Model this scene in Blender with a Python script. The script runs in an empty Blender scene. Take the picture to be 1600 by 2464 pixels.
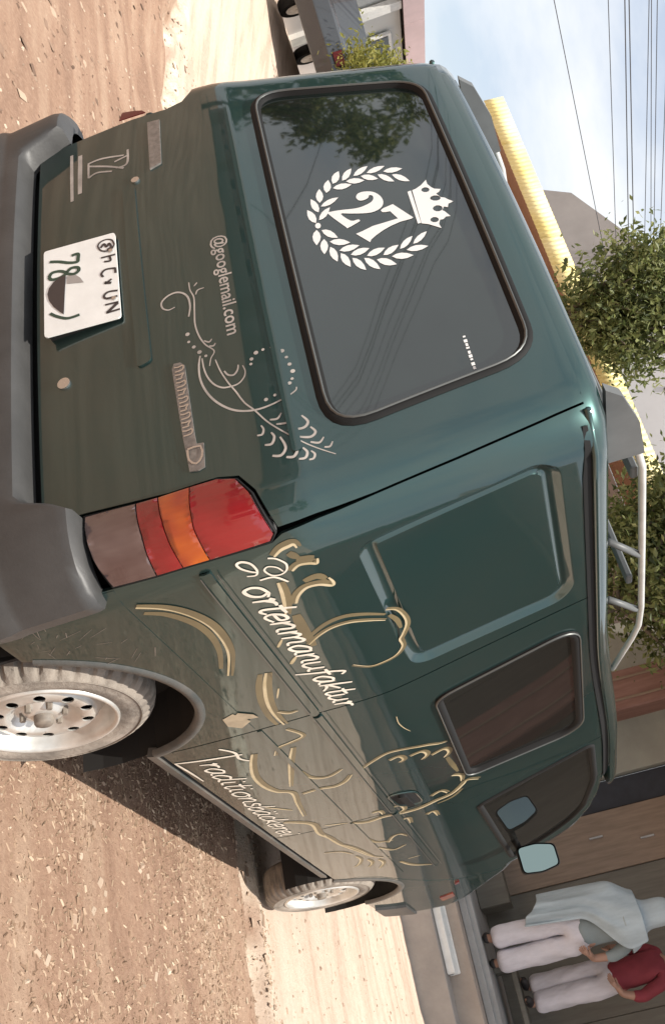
import bpy, bmesh, math, random
import numpy as np
from mathutils import Vector, Matrix
from mathutils.geometry import delaunay_2d_cdt

R = math.radians
scene = bpy.context.scene
col = scene.collection

# ---------------------------------------------------------------- camera
cam_d = bpy.data.cameras.new('camera'); cam = bpy.data.objects.new('camera', cam_d); col.objects.link(cam)
CAM = Vector((1.9068, -1.5081, 1.5044))
fwd = Vector((-0.55581, 0.82421, -0.10843)); rgt = Vector((0.81155, 0.50968, -0.28568)); upv = Vector((0.18019, 0.24678, 0.95217))
# the picture was taken with the phone held on its side: the frame's right edge is the world's up
M3 = Matrix((upv, -rgt, -fwd)).transposed()
cam.matrix_world = Matrix.Translation(CAM) @ M3.to_4x4()
cam_d.sensor_fit = 'VERTICAL'; cam_d.sensor_height = 36; cam_d.lens = 32.08
cam_d.clip_start = .05; cam_d.clip_end = 2000
scene.camera = cam

# ---------------------------------------------------------------- light
SUN = Vector((.36, -.15, 1.0)).normalized()
el = math.asin(SUN.z); az = math.atan2(SUN.x, SUN.y)
world = bpy.data.worlds.new('World'); scene.world = world; world.use_nodes = True
nt = world.node_tree; nt.nodes.clear()
o = nt.nodes.new('ShaderNodeOutputWorld'); bg = nt.nodes.new('ShaderNodeBackground'); sky = nt.nodes.new('ShaderNodeTexSky')
sky.sky_type = 'NISHITA'; sky.sun_disc = False; sky.sun_elevation = el; sky.sun_rotation = az
sky.dust_density = 2.5; sky.air_density = 1.0; sky.ozone_density = 1.0
tc = nt.nodes.new('ShaderNodeTexCoord'); mp = nt.nodes.new('ShaderNodeMapping'); mp.inputs['Scale'].default_value = (1.3, 1.3, 3.2)
nz = nt.nodes.new('ShaderNodeTexNoise'); nz.inputs['Scale'].default_value = 1.7; nz.inputs['Detail'].default_value = 7; nz.inputs['Roughness'].default_value = .55
rp = nt.nodes.new('ShaderNodeValToRGB'); rp.color_ramp.elements[0].position = .36; rp.color_ramp.elements[0].color = (.40, .40, .40, 1); rp.color_ramp.elements[1].position = .56
mx = nt.nodes.new('ShaderNodeMix'); mx.data_type = 'RGBA'
mx.inputs['B'].default_value = (5.6, 5.75, 5.9, 1)
nt.links.new(tc.outputs['Generated'], mp.inputs['Vector']); nt.links.new(mp.outputs['Vector'], nz.inputs['Vector'])
nt.links.new(nz.outputs['Fac'], rp.inputs['Fac']); nt.links.new(rp.outputs['Color'], mx.inputs['Factor'])
nt.links.new(sky.outputs['Color'], mx.inputs['A']); nt.links.new(mx.outputs['Result'], bg.inputs['Color'])
bg.inputs['Strength'].default_value = .12
nt.links.new(bg.outputs['Background'], o.inputs['Surface'])
sun_d = bpy.data.lights.new('sun', 'SUN'); sun_d.energy = 4.2; sun_d.angle = R(.53); sun_d.color = (1, .95, .87)
sun = bpy.data.objects.new('sun', sun_d); col.objects.link(sun)
sun.rotation_euler = (-SUN).to_track_quat('-Z', 'Y').to_euler()
scene.view_settings.view_transform = 'Standard'; scene.view_settings.look = 'None'
scene.view_settings.exposure = .62; scene.view_settings.gamma = 1; scene.view_settings.use_curve_mapping = False

# ---------------------------------------------------------------- materials
MATS = {}
def mat(name, color=(.5, .5, .5), rough=.6, metal=0, coat=0, var=0, vscale=6, color2=None, bump=0, bscale=40, ior=1.5, trans=0, detail=6, coat_rough=.03, obj=True, spec=None, emit=None, stretch=None):
    m = bpy.data.materials.new(name); m.use_nodes = True
    t = m.node_tree; b = t.nodes['Principled BSDF']
    b.inputs['Base Color'].default_value = (*color, 1); b.inputs['Roughness'].default_value = rough
    b.inputs['Metallic'].default_value = metal; b.inputs['Coat Weight'].default_value = coat; b.inputs['Coat Roughness'].default_value = coat_rough
    b.inputs['IOR'].default_value = ior; b.inputs['Transmission Weight'].default_value = trans
    if spec is not None: b.inputs['Specular IOR Level'].default_value = spec
    tx = t.nodes.new('ShaderNodeTexCoord'); src = tx.outputs['Object']
    if stretch:
        mpn = t.nodes.new('ShaderNodeMapping'); mpn.inputs['Scale'].default_value = stretch
        t.links.new(src, mpn.inputs['Vector']); src = mpn.outputs['Vector']
    if var or color2:
        n = t.nodes.new('ShaderNodeTexNoise'); n.inputs['Scale'].default_value = vscale; n.inputs['Detail'].default_value = detail; n.inputs['Roughness'].default_value = .62
        t.links.new(src, n.inputs['Vector'])
        rr = t.nodes.new('ShaderNodeValToRGB'); e = rr.color_ramp.elements
        e[0].position = .34; e[1].position = .66
        c2 = color2 or tuple(min(1, c * (1 + var)) for c in color)
        c1 = color if color2 else tuple(c * (1 - var) for c in color)
        e[0].color = (*c1, 1); e[1].color = (*c2, 1)
        t.links.new(n.outputs['Fac'], rr.inputs['Fac']); t.links.new(rr.outputs['Color'], b.inputs['Base Color'])
    if bump:
        n2 = t.nodes.new('ShaderNodeTexNoise'); n2.inputs['Scale'].default_value = bscale; n2.inputs['Detail'].default_value = 8; n2.inputs['Roughness'].default_value = .65
        t.links.new(src, n2.inputs['Vector'])
        bp = t.nodes.new('ShaderNodeBump'); bp.inputs['Strength'].default_value = bump; bp.inputs['Distance'].default_value = .02
        t.links.new(n2.outputs['Fac'], bp.inputs['Height']); t.links.new(bp.outputs['Normal'], b.inputs['Normal'])
    MATS[name] = m; return m

def paint_mat():
    # dark green metallic paint, clear coat, road dust thickening towards the sills, its brown also painting in the ground's reflection, fine scuffs
    m = bpy.data.materials.new('green_paint'); m.use_nodes = True; t = m.node_tree; b = t.nodes['Principled BSDF']
    tx = t.nodes.new('ShaderNodeTexCoord'); sep = t.nodes.new('ShaderNodeSeparateXYZ'); t.links.new(tx.outputs['Object'], sep.inputs['Vector'])
    n = t.nodes.new('ShaderNodeTexNoise'); n.inputs['Scale'].default_value = 3.2; n.inputs['Detail'].default_value = 8; n.inputs['Roughness'].default_value = .65
    t.links.new(tx.outputs['Object'], n.inputs['Vector'])
    mr = t.nodes.new('ShaderNodeMapRange'); mr.inputs['From Min'].default_value = 1.05; mr.inputs['From Max'].default_value = .45; mr.inputs['To Min'].default_value = 0; mr.inputs['To Max'].default_value = .22
    t.links.new(sep.outputs['Z'], mr.inputs['Value'])
    mul = t.nodes.new('ShaderNodeMath'); mul.operation = 'MULTIPLY'; t.links.new(mr.outputs['Result'], mul.inputs[0]); t.links.new(n.outputs['Fac'], mul.inputs[1])
    add = t.nodes.new('ShaderNodeMath'); add.operation = 'MULTIPLY_ADD'; add.inputs[1].default_value = .22; t.links.new(n.outputs['Fac'], add.inputs[0]); t.links.new(mul.outputs[0], add.inputs[2])
    mixc = t.nodes.new('ShaderNodeMix'); mixc.data_type = 'RGBA'
    mixc.inputs['A'].default_value = (.028, .076, .075, 1); mixc.inputs['B'].default_value = (.13, .085, .060, 1)
    t.links.new(add.outputs[0], mixc.inputs['Factor']); t.links.new(mixc.outputs['Result'], b.inputs['Base Color'])
    b.inputs['Metallic'].default_value = .72; b.inputs['Specular Tint'].default_value = (.16, .26, .25, 1); b.inputs['Roughness'].default_value = .38
    b.inputs['Coat Weight'].default_value = 1; b.inputs['Coat IOR'].default_value = 1.56; b.inputs['Specular IOR Level'].default_value = .08
    rr = t.nodes.new('ShaderNodeMapRange'); rr.inputs['To Min'].default_value = .02; rr.inputs['To Max'].default_value = .14
    t.links.new(add.outputs[0], rr.inputs['Value']); t.links.new(rr.outputs['Result'], b.inputs['Coat Roughness'])
    n3 = t.nodes.new('ShaderNodeTexNoise'); n3.inputs['Scale'].default_value = 2.3; n3.inputs['Detail'].default_value = 2
    t.links.new(tx.outputs['Object'], n3.inputs['Vector'])
    bp = t.nodes.new('ShaderNodeBump'); bp.inputs['Strength'].default_value = .10; bp.inputs['Distance'].default_value = .02
    t.links.new(n3.outputs['Fac'], bp.inputs['Height']); t.links.new(bp.outputs['Normal'], b.inputs['Normal']); t.links.new(bp.outputs['Normal'], b.inputs['Coat Normal'])
    MATS['paint'] = m
paint_mat()
mat('clad', (.055, .06, .058), .5, var=.3, vscale=5, bump=.15, bscale=30, color2=(.13, .115, .10))
mat('glass', (.010, .016, .014), .03, ior=1.85, var=.3, vscale=2)
mat('side_glass', (.012, .012, .011), .02, ior=1.5)
mat('rubber', (.010, .010, .010), .72, spec=.25)
mat('seal_bright', (.12, .125, .12), .42, metal=.5)
mat('dark_gap', (.006, .006, .006), .9)
mat('under', (.018, .016, .014), .95)
mat('bumper', (.048, .047, .046), .48, var=.18, vscale=7, bump=.06, bscale=120)
mat('tyre', (.15, .13, .11), .92, color2=(.36, .31, .26), vscale=7, bump=.35, bscale=45)
mat('tyre_dark', (.05, .043, .037), .95, color2=(.12, .10, .085), vscale=20)
mat('steel', (.50, .48, .44), .34, metal=.55, color2=(.72, .70, .66), vscale=9, coat=.2)
mat('hub', (.14, .12, .10), .6, color2=(.26, .22, .18), vscale=30)
mat('lens_red', (.29, .009, .013), .12, coat=1, trans=.35, var=.22, vscale=5, detail=2)
mat('lens_amber', (.66, .14, .012), .16, coat=1, trans=.3, color2=(.29, .012, .013), vscale=10, detail=1)
mat('lens_clear', (.095, .048, .045), .16, coat=1, trans=.3, color2=(.18, .125, .118), vscale=7, detail=2)
mat('lamp_reflector', (.42, .42, .42), .35, metal=.8, var=.35, vscale=30, stretch=(1, 1, 4))
mat('old_lens', (.10, .006, .008), .3)
mat('white_vinyl', (.80, .80, .78), .45)
mat('cream', (.56, .47, .31), .42, color2=(.40, .32, .18), vscale=12)
mat('gold', (.175, .138, .070), .42, color2=(.115, .092, .05), vscale=5)
mat('lettering', (.74, .68, .58), .5, var=.12, vscale=20)
mat('grey_line', (.40, .365, .33), .5, var=.25, vscale=14)
mat('plate', (.80, .80, .77), .45, var=.05, vscale=12, bump=.03)
mat('plate_green', (.03, .06, .04), .5)
mat('plate_ink', (.045, .035, .033), .5)
mat('plate_grey_mark', (.33, .30, .28), .6)
mat('chrome', (.55, .56, .55), .22, metal=.9)
mat('badge', (.22, .205, .19), .4, metal=.4, var=.25, vscale=60)
mat('rack', (.58, .57, .54), .4, metal=.3, var=.12, vscale=12)
mat('rack_grey', (.12, .125, .125), .5, var=.15)
mat('mirror_glass', (.24, .31, .30), .05, metal=1)
mat('mud', (.36, .29, .20), .9, var=.2, vscale=20)

# ---------------------------------------------------------------- generic helpers
def tag(ob, label=None, cat=None, group=None, kind=None):
    if label: ob['label'] = label
    if cat: ob['category'] = cat
    if group: ob['group'] = group
    if kind: ob['kind'] = kind
    return ob
def empty(name, loc=(0, 0, 0), rz=0):
    e = bpy.data.objects.new(name, None); col.objects.link(e); e.location = loc; e.rotation_euler.z = rz; e.empty_display_size = .2; return e
def link(name, me, m=None, parent=None):
    ob = bpy.data.objects.new(name, me); col.objects.link(ob)
    if m is not None: me.materials.append(MATS[m] if isinstance(m, str) else m)
    if parent is not None: ob.parent = parent
    return ob
def mesh_obj(name, verts, faces, m=None, parent=None, smooth=False):
    me = bpy.data.meshes.new(name); me.from_pydata([tuple(v) for v in verts], [], faces); me.update()
    if smooth: me.shade_smooth()
    return link(name, me, m, parent)
class MB:
    def __init__(s): s.v = []; s.f = []
    def box(s, x0, x1, y0, y1, z0, z1):
        b = len(s.v)
        s.v += [(x0, y0, z0), (x1, y0, z0), (x1, y1, z0), (x0, y1, z0), (x0, y0, z1), (x1, y0, z1), (x1, y1, z1), (x0, y1, z1)]
        s.f += [tuple(b + i for i in q) for q in ((0, 3, 2, 1), (4, 5, 6, 7), (0, 1, 5, 4), (1, 2, 6, 5), (2, 3, 7, 6), (3, 0, 4, 7))]
        return s
    def tube(s, pts, r, n=10, cap=True):
        pts = [Vector(p) for p in pts]; rs = r if isinstance(r, (list, tuple)) else [r] * len(pts); b0 = len(s.v)
        for i, p in enumerate(pts):
            d = (pts[min(i + 1, len(pts) - 1)] - pts[max(i - 1, 0)]).normalized()
            a = Vector((0, 0, 1)) if abs(d.z) < .9 else Vector((1, 0, 0))
            u = d.cross(a).normalized(); w = d.cross(u)
            for k in range(n):
                t = 2 * math.pi * k / n; s.v.append(tuple(p + u * math.cos(t) * rs[i] + w * math.sin(t) * rs[i]))
        for i in range(len(pts) - 1):
            for k in range(n):
                a, b = b0 + i * n + k, b0 + i * n + (k + 1) % n
                s.f.append((a, b, b + n, a + n))
        if cap:
            s.f.append(tuple(b0 + k for k in range(n))); s.f.append(tuple(b0 + (len(pts) - 1) * n + k for k in reversed(range(n))))
        return s
    def lathe(s, prof, n, axis='x', c=(0, 0, 0), mod=None):
        """prof: list of (radius, axial). revolve about an axis through c"""
        b0 = len(s.v)
        for j, (r, a) in enumerate(prof):
            for k in range(n):
                t = 2 * math.pi * k / n; rr = r + (mod(j, k) if mod else 0)
                if axis == 'x': s.v.append((c[0] + a, c[1] + rr * math.cos(t), c[2] + rr * math.sin(t)))
                else: s.v.append((c[0] + rr * math.cos(t), c[1] + rr * math.sin(t), c[2] + a))
        for j in range(len(prof) - 1):
            for k in range(n):
                a, b = b0 + j * n + k, b0 + j * n + (k + 1) % n
                s.f.append((a, b, b + n, a + n))
        return s
    def build(s, name, m=None, parent=None, smooth=False, bevel=0):
        me = bpy.data.meshes.new(name); me.from_pydata(s.v, [], s.f); me.update()
        bm = bmesh.new(); bm.from_mesh(me); bmesh.ops.recalc_face_normals(bm, faces=bm.faces)
        if bevel: bmesh.ops.bevel(bm, geom=list(bm.edges), offset=bevel, segments=1, affect='EDGES', clamp_overlap=True)
        bm.to_mesh(me); bm.free()
        if smooth: me.shade_smooth()
        return link(name, me, m, parent)
def auto_smooth(ob, ang=35):
    me = ob.data; me.shade_smooth()
    bm = bmesh.new(); bm.from_mesh(me)
    for e in bm.edges:
        if len(e.link_faces) == 2 and e.calc_face_angle(0) > R(ang): e.smooth = False
    bm.to_mesh(me); bm.free(); return ob
def catmull(p, n=8, closed=False):
    if len(p) < 3: return [(p[0][0] + (p[1][0] - p[0][0]) * i / n, p[0][1] + (p[1][1] - p[0][1]) * i / n) for i in range(n + 1)]
    out = []; L = len(p); g = (lambda i: p[i % L]) if closed else (lambda i: p[max(0, min(L - 1, i))])
    for i in range(L if closed else L - 1):
        a, b, c, d = g(i - 1), g(i), g(i + 1), g(i + 2)
        for k in range(n):
            t = k / n
            out.append(tuple(.5 * (2 * b[j] + (c[j] - a[j]) * t + (2 * a[j] - 5 * b[j] + 4 * c[j] - d[j]) * t * t + (3 * b[j] - a[j] - 3 * c[j] + d[j]) * t ** 3) for j in range(2)))
    if not closed: out.append(tuple(p[-1]))
    return out
def inside(p, poly):
    x, y = p; c = False; j = len(poly) - 1
    for i in range(len(poly)):
        xi, yi = poly[i]; xj, yj = poly[j]
        if (yi > y) != (yj > y) and x < (xj - xi) * (y - yi) / (yj - yi) + xi: c = not c
        j = i
    return c
def area(p): return .5 * sum(p[i][0] * p[(i + 1) % len(p)][1] - p[(i + 1) % len(p)][0] * p[i][1] for i in range(len(p)))
def resample(p, step):
    out = []
    for i in range(len(p)):
        a, b = p[i], p[(i + 1) % len(p)]; n = max(1, int(math.ceil(math.hypot(b[0] - a[0], b[1] - a[1]) / step)))
        out += [(a[0] + (b[0] - a[0]) * k / n, a[1] + (b[1] - a[1]) * k / n) for k in range(n)]
    return out
def inset(p, d):
    if area(p) < 0: p = p[::-1]
    out = []; n = len(p)
    for i in range(n):
        a, b, c = p[i - 1], p[i], p[(i + 1) % n]
        e1 = (b[0] - a[0], b[1] - a[1]); e2 = (c[0] - b[0], c[1] - b[1])
        l1 = math.hypot(*e1) or 1e-9; l2 = math.hypot(*e2) or 1e-9
        n1 = (-e1[1] / l1, e1[0] / l1); n2 = (-e2[1] / l2, e2[0] / l2)
        k = max(.35, 1 + n1[0] * n2[0] + n1[1] * n2[1])
        out.append((b[0] + d * (n1[0] + n2[0]) / k, b[1] + d * (n1[1] + n2[1]) / k))
    return out
def round_poly(p, r, n=5):
    if area(p) < 0: p = p[::-1]
    out = []; L = len(p)
    for i in range(L):
        a, b, c = p[i - 1], p[i], p[(i + 1) % L]
        rr = r[i] if isinstance(r, (list, tuple)) else r
        la = math.hypot(a[0] - b[0], a[1] - b[1]); lc = math.hypot(c[0] - b[0], c[1] - b[1]); q = min(rr, la * .48, lc * .48)
        s0 = (b[0] + (a[0] - b[0]) * q / la, b[1] + (a[1] - b[1]) * q / la); s1 = (b[0] + (c[0] - b[0]) * q / lc, b[1] + (c[1] - b[1]) * q / lc)
        for k in range(n + 1):
            t = k / n; out.append(tuple((1 - t) ** 2 * s0[j] + 2 * t * (1 - t) * b[j] + t * t * s1[j] for j in range(2)))
    return out

# ---------------------------------------------------------------- van body surface
def pchip(T):
    xs=[t[0] for t in T]; ys=[t[1] for t in T]; n=len(xs)
    h=[xs[i+1]-xs[i] for i in range(n-1)]; d=[(ys[i+1]-ys[i])/h[i] for i in range(n-1)]
    m=[d[0]]+[0.0]*(n-2)+[d[-1]]
    for i in range(1,n-1):
        if d[i-1]*d[i]>0:
            w1=2*h[i]+h[i-1]; w2=h[i]+2*h[i-1]
            m[i]=(w1+w2)/(w1/d[i-1]+w2/d[i])
    def f(x):
        if x<=xs[0]: return ys[0]+m[0]*(x-xs[0])
        if x>=xs[-1]: return ys[-1]+m[-1]*(x-xs[-1])
        i=0
        while x>xs[i+1]: i+=1
        t=(x-xs[i])/h[i]; t2=t*t; t3=t2*t
        return (2*t3-3*t2+1)*ys[i]+(t3-2*t2+t)*h[i]*m[i]+(-2*t3+3*t2)*ys[i+1]+(t3-t2)*h[i]*m[i+1]
    return f
# half width, rear line, front line and corner radii of the van body at height z
f_w=pchip([(.38,.835),(.48,.858),(.62,.868),(.85,.873),(1.05,.873),(1.20,.868),(1.29,.855),(1.40,.836),(1.6,.804),(1.8,.772),(1.88,.758),(1.95,.73)])
f_yr=pchip([(.38,.03),(.6,.005),(.75,-.006),(.95,-.008),(1.15,-.002),(1.24,.003),(1.31,.016),(1.36,.024),(1.5,.045),(1.7,.077),(1.82,.098),(1.88,.113),(1.95,.16)])
f_yf=pchip([(.38,4.78),(.5,4.86),(.7,4.98),(.84,5.0),(.97,4.88),(1.06,4.72),(1.18,4.50),(1.28,4.38),(1.36,4.32),(1.5,4.28),(1.7,4.12),(1.8,3.90),(1.88,3.55),(1.95,3.1)])
RC=.135; BUL=.028; A0=.745; LA0=.20; SB=A0+LA0; CY0=.15; YS=2.55; SS=SB+(YS-CY0); LF=3.2; SEND=SS+LF
def sstep(t):
    t=max(0.,min(1.,t)); return t*t*(3-2*t)
_cache={}
def front_path(z):
    k=round(z,4)
    if k in _cache: return _cache[k]
    w=f_w(z); yf=f_yf(z); y0=min(YS,yf-.25)
    rf=.22 if z<1.3 else .30
    pts=[]; ny=14
    y1=yf-.10-rf
    def xs(y): return w-.015*max(0,(y-2.4)/1.8)**2
    for i in range(ny+1):
        y=y0+(max(y1,y0)-y0)*i/ny; pts.append((xs(y),y))
    xe=pts[-1][0]; y1=pts[-1][1]
    ry=yf-.10-y1
    for i in range(1,9):
        a=math.pi/2*.93*i/8
        pts.append((xe-rf+rf*math.cos(a),y1+ry*math.sin(a)))
    xl,yl=pts[-1]
    for i in range(1,9):
        t=i/8; pts.append((xl*(1-t),yl+(yf-yl)*(1-(1-t)**2)))
    L=[0]
    for i in range(1,len(pts)): L.append(L[-1]+math.hypot(pts[i][0]-pts[i-1][0],pts[i][1]-pts[i-1][1]))
    _cache[k]=(pts,L,y0); return _cache[k]
def P(s,z):
    sg=1
    if s<0: sg=-1; s=-s
    w=f_w(z); yr=f_yr(z)
    th=math.atan(2*BUL/(w-RC)); Ax=w-RC+RC*math.sin(th)
    if s<=A0:
        x=s/A0*Ax; return (sg*x,yr+BUL*(x/Ax)**2,z)
    cx=w-RC; cy=yr+BUL+RC*math.cos(th)
    if s<=SB:
        a=th+(math.pi/2-th)*(s-A0)/LA0
        return (sg*(cx+RC*math.sin(a)),cy-RC*math.cos(a),z)
    y0=min(YS,f_yf(z)-.25)
    if s<=SS:
        t=(s-SB)/(SS-SB); y=CY0+(YS-CY0)*t
        y=y-(YS-y0)*sstep((t-.6)/.4)+(cy-CY0)*(1-sstep(t/.35))
        return (sg*(w-.015*max(0,(y-2.4)/1.8)**2),y,z)
    pts,L,_=front_path(z); d=L[-1]*min(1,(s-SS)/LF)
    i=1
    while i<len(L)-1 and L[i]<d: i+=1
    t=(d-L[i-1])/(L[i]-L[i-1]); a,b=pts[i-1],pts[i]
    return (sg*(a[0]+(b[0]-a[0])*t),a[1]+(b[1]-a[1])*t,z)
def NRM(s,z):
    h=.004; a=P(s+h,z); b=P(s-h,z); c=P(s,z+h); d=P(s,z-h)
    u=[a[i]-b[i] for i in range(3)]; v=[c[i]-d[i] for i in range(3)]
    n=(u[1]*v[2]-u[2]*v[1],u[2]*v[0]-u[0]*v[2],u[0]*v[1]-u[1]*v[0])
    l=math.sqrt(sum(k*k for k in n)) or 1
    return (n[0]/l,n[1]/l,n[2]/l)
def Q(s,z,o=0.0):
    p=P(s,z)
    if o==0: return p
    n=NRM(s,z); return (p[0]+n[0]*o,p[1]+n[1]*o,p[2]+n[2]*o)
def s_of_y(y,z):
    lo,hi=SB-.1,SEND-1.0
    for _ in range(40):
        m=(lo+hi)/2
        if P(m,z)[1]<y: lo=m
        else: hi=m
    return (lo+hi)/2

def patch(name, poly, holes=(), off=0., step=.05, m='paint', parent=None, fold=.012, gap=0., steiner=True, offz=None, geo=False):
    """a sheet cut to an outline, lying on the van's surface at offset off, its rim folded inwards"""
    if area(poly) < 0: poly = poly[::-1]
    if gap: poly = inset(poly, gap)
    outer = resample(poly, step); hs = []
    for h in holes:
        if area(h) > 0: h = h[::-1]
        hs.append(resample(h, step))
    pts = []; edges = []; loops = []
    for L in [outer] + hs:
        b = len(pts); pts += L; n = len(L); edges += [(b + i, b + (i + 1) % n) for i in range(n)]; loops.append((b, n))
    nb = len(pts)
    if steiner:
        xs = [p[0] for p in outer]; zs = [p[1] for p in outer]
        x0, x1, z0, z1 = min(xs), max(xs), min(zs), max(zs)
        bp = np.array(pts); x = x0 + step * .5
        while x < x1:
            st = step * (.45 if .66 < abs(x) < 1.0 else 1)
            z = z0 + step * .5
            while z < z1:
                if inside((x, z), outer) and not any(inside((x, z), h) for h in hs):
                    if ((bp - (x, z)) ** 2).sum(1).min() > (st * .45) ** 2: pts.append((x, z))
                z += step
            x += st
    vo, eo, fo, ov, oe, of = delaunay_2d_cdt([Vector(p) for p in pts], edges, [], 0, 1e-6)
    P2 = [(v.x, v.y) for v in vo]; tris = []
    for f in fo:
        c = (sum(P2[i][0] for i in f) / len(f), sum(P2[i][1] for i in f) / len(f))
        if inside(c, outer) and not any(inside(c, h) for h in hs):
            q = list(f)
            if area([P2[i] for i in q]) < 0: q.reverse()
            tris.append(tuple(q))
    oz = offz or (lambda s, z: off)
    V = [Q(a, b, oz(a, b)) for a, b in P2]; NV = [NRM(a, b) for a, b in P2]
    F = list(tris); nmain = len(F)
    if fold:
        for b, n in loops:
            L = pts[b:b + n]; k = len(V)
            V += [Q(a, c, oz(a, c)) for a, c in L] + [Q(a, c, oz(a, c) - fold) for a, c in L]
            F += [(k + i, k + n + i, k + n + (i + 1) % n, k + (i + 1) % n) for i in range(n)]
    me = bpy.data.meshes.new(name); me.from_pydata(V, [], F); me.update(); me.shade_smooth()
    ln = []
    for i, p in enumerate(me.polygons):
        if i < nmain: ln += [NV[v] for v in p.vertices]
        else: ln += [tuple(p.normal)] * len(p.vertices)
    if not geo: me.normals_split_custom_set(ln)
    return link(name, me, m, parent)
def ring(name, pa, pb, prof, m, parent, step=.04):
    """band between outline pa and pb (same count of points); prof = [(t, offset)...]"""
    V = []; F = []; n = len(pa); rows = len(prof)
    for t, off in prof:
        for a, b in zip(pa, pb): V.append(Q(a[0] + (b[0] - a[0]) * t, a[1] + (b[1] - a[1]) * t, off))
    for r in range(rows - 1):
        for i in range(n):
            a, b = r * n + i, r * n + (i + 1) % n; F.append((a, b, b + n, a + n))
    ob = mesh_obj(name, V, F, m, parent, True); return ob
def dense(p, step): return resample(p if area(p) > 0 else p[::-1], step)
def frame(name, poly, w0, w1, prof, m, parent, step=.03):
    """moulded band around an outline, from w0 outside to w1 inside it"""
    d = dense(poly, step); return ring(name, inset(d, -w0), inset(d, w1), prof, m, parent)
class Ink:
    """flat painted lines on the body"""
    def __init__(s, off=.0009): s.v = []; s.f = []; s.off = off; s.n = []
    def stroke(s, pts, w, taper=.5, n=7, straight=False):
        c = pts if straight else catmull(pts, n); L = len(c); b = len(s.v)
        for i, p in enumerate(c):
            a, d = c[max(0, i - 1)], c[min(L - 1, i + 1)]; tx, tz = d[0] - a[0], d[1] - a[1]; l = math.hypot(tx, tz) or 1e-9
            t = i / (L - 1); ww = w * .5 * (1 - taper + taper * math.sin(math.pi * min(1, .12 + t * .88)) if taper else 1)
            nx, nz = -tz / l * ww, tx / l * ww
            for sg in (1, -1): s.v.append(Q(p[0] + nx * sg, p[1] + nz * sg, s.off)); s.n.append(NRM(p[0], p[1]))
        for i in range(L - 1): s.f.append((b + 2 * i, b + 2 * i + 1, b + 2 * i + 3, b + 2 * i + 2))
    def poly(s, p, step=.03):
        if area(p) < 0: p = p[::-1]
        p = resample(p, step)
        vo, eo, fo, *_ = delaunay_2d_cdt([Vector(q) for q in p], [(i, (i + 1) % len(p)) for i in range(len(p))], [], 0, 1e-7)
        b = len(s.v); P2 = [(v.x, v.y) for v in vo]
        for q in P2: s.v.append(Q(q[0], q[1], s.off)); s.n.append(NRM(*q))
        for f in fo:
            c = (sum(P2[i][0] for i in f) / len(f), sum(P2[i][1] for i in f) / len(f))
            if inside(c, p):
                f = list(f)
                if area([P2[i] for i in f]) < 0: f.reverse()
                s.f.append(tuple(b + i for i in f))
    def dot(s, c, r, n=8, sx=1.): s.poly([(c[0] + r * sx * math.cos(2 * math.pi * k / n), c[1] + r * math.sin(2 * math.pi * k / n)) for k in range(n)])
    def build(s, name, m, parent):
        me = bpy.data.meshes.new(name); me.from_pydata(s.v, [], s.f); me.update(); me.shade_smooth()
        me.normals_split_custom_set_from_vertices(s.n); return link(name, me, m, parent)
SCRIPT = {  # strokes of a slanted brush script, x-height 1
 'o': (.85, [[(.5, 1), (.15, .8), (.05, .4), (.25, 0), (.6, .15), (.7, .6), (.5, 1), (.8, .85)]]),
 'r': (.62, [[(.05, .85), (.2, 1), (.18, .5), (.18, 0)], [(.18, .55), (.38, .95), (.62, .95)]]),
 't': (.55, [[(.32, 1.75), (.22, .9), (.2, .2), (.35, 0), (.55, .2)], [(0, 1.1), (.3, 1.08), (.62, 1.15)]]),
 'e': (.68, [[(.1, .5), (.55, .6), (.5, 1), (.2, .9), (.05, .4), (.25, 0), (.65, .25)]]),
 'n': (.82, [[(.1, 1), (.1, .5), (.1, 0)], [(.1, .6), (.4, 1), (.6, .85), (.58, .2), (.8, .05)]]),
 'm': (1.25, [[(.1, 1), (.1, .5), (.1, 0)], [(.1, .6), (.35, 1), (.52, .8), (.52, 0)], [(.52, .6), (.8, 1), (.98, .85), (.95, .2), (1.2, .05)]]),
 'a': (.85, [[(.65, .9), (.35, 1), (.05, .5), (.2, 0), (.5, .2), (.66, .95), (.62, .2), (.85, .05)]]),
 'u': (.85, [[(.1, 1), (.08, .2), (.3, 0), (.6, .35)], [(.64, 1), (.62, .2), (.85, .05)]]),
 'f': (.6, [[(.75, 1.6), (.5, 1.85), (.32, 1.2), (.22, .2), (.1, -.75)], [(0, .95), (.6, 1)]]),
 'k': (.72, [[(.25, 1.85), (.15, .9), (.1, 0)], [(.65, 1), (.15, .45), (.4, .3), (.7, 0)]]),
 'd': (.88, [[(.6, .9), (.3, 1), (.05, .5), (.2, 0), (.6, .35)], [(.75, 1.85), (.66, .9), (.62, .2), (.85, .05)]]),
 'i': (.45, [[(.15, 1), (.13, .2), (.4, .05)], [(.2, 1.45), (.22, 1.6)]]),
 's': (.6, [[(.55, .9), (.25, 1), (.15, .7), (.5, .35), (.4, 0), (.02, .1)]]),
 'b': (.72, [[(.25, 1.85), (.14, .8), (.15, .1), (.4, 0), (.62, .4), (.5, .9), (.16, .6)]]),
 'c': (.65, [[(.6, .85), (.3, 1), (.05, .5), (.25, 0), (.62, .2)]]),
 '\u00e4': (.85, [[(.65, .9), (.35, 1), (.05, .5), (.2, 0), (.5, .2), (.66, .95), (.62, .2), (.85, .05)], [(.3, 1.4), (.32, 1.55)], [(.6, 1.4), (.62, 1.55)]]),
}
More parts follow.
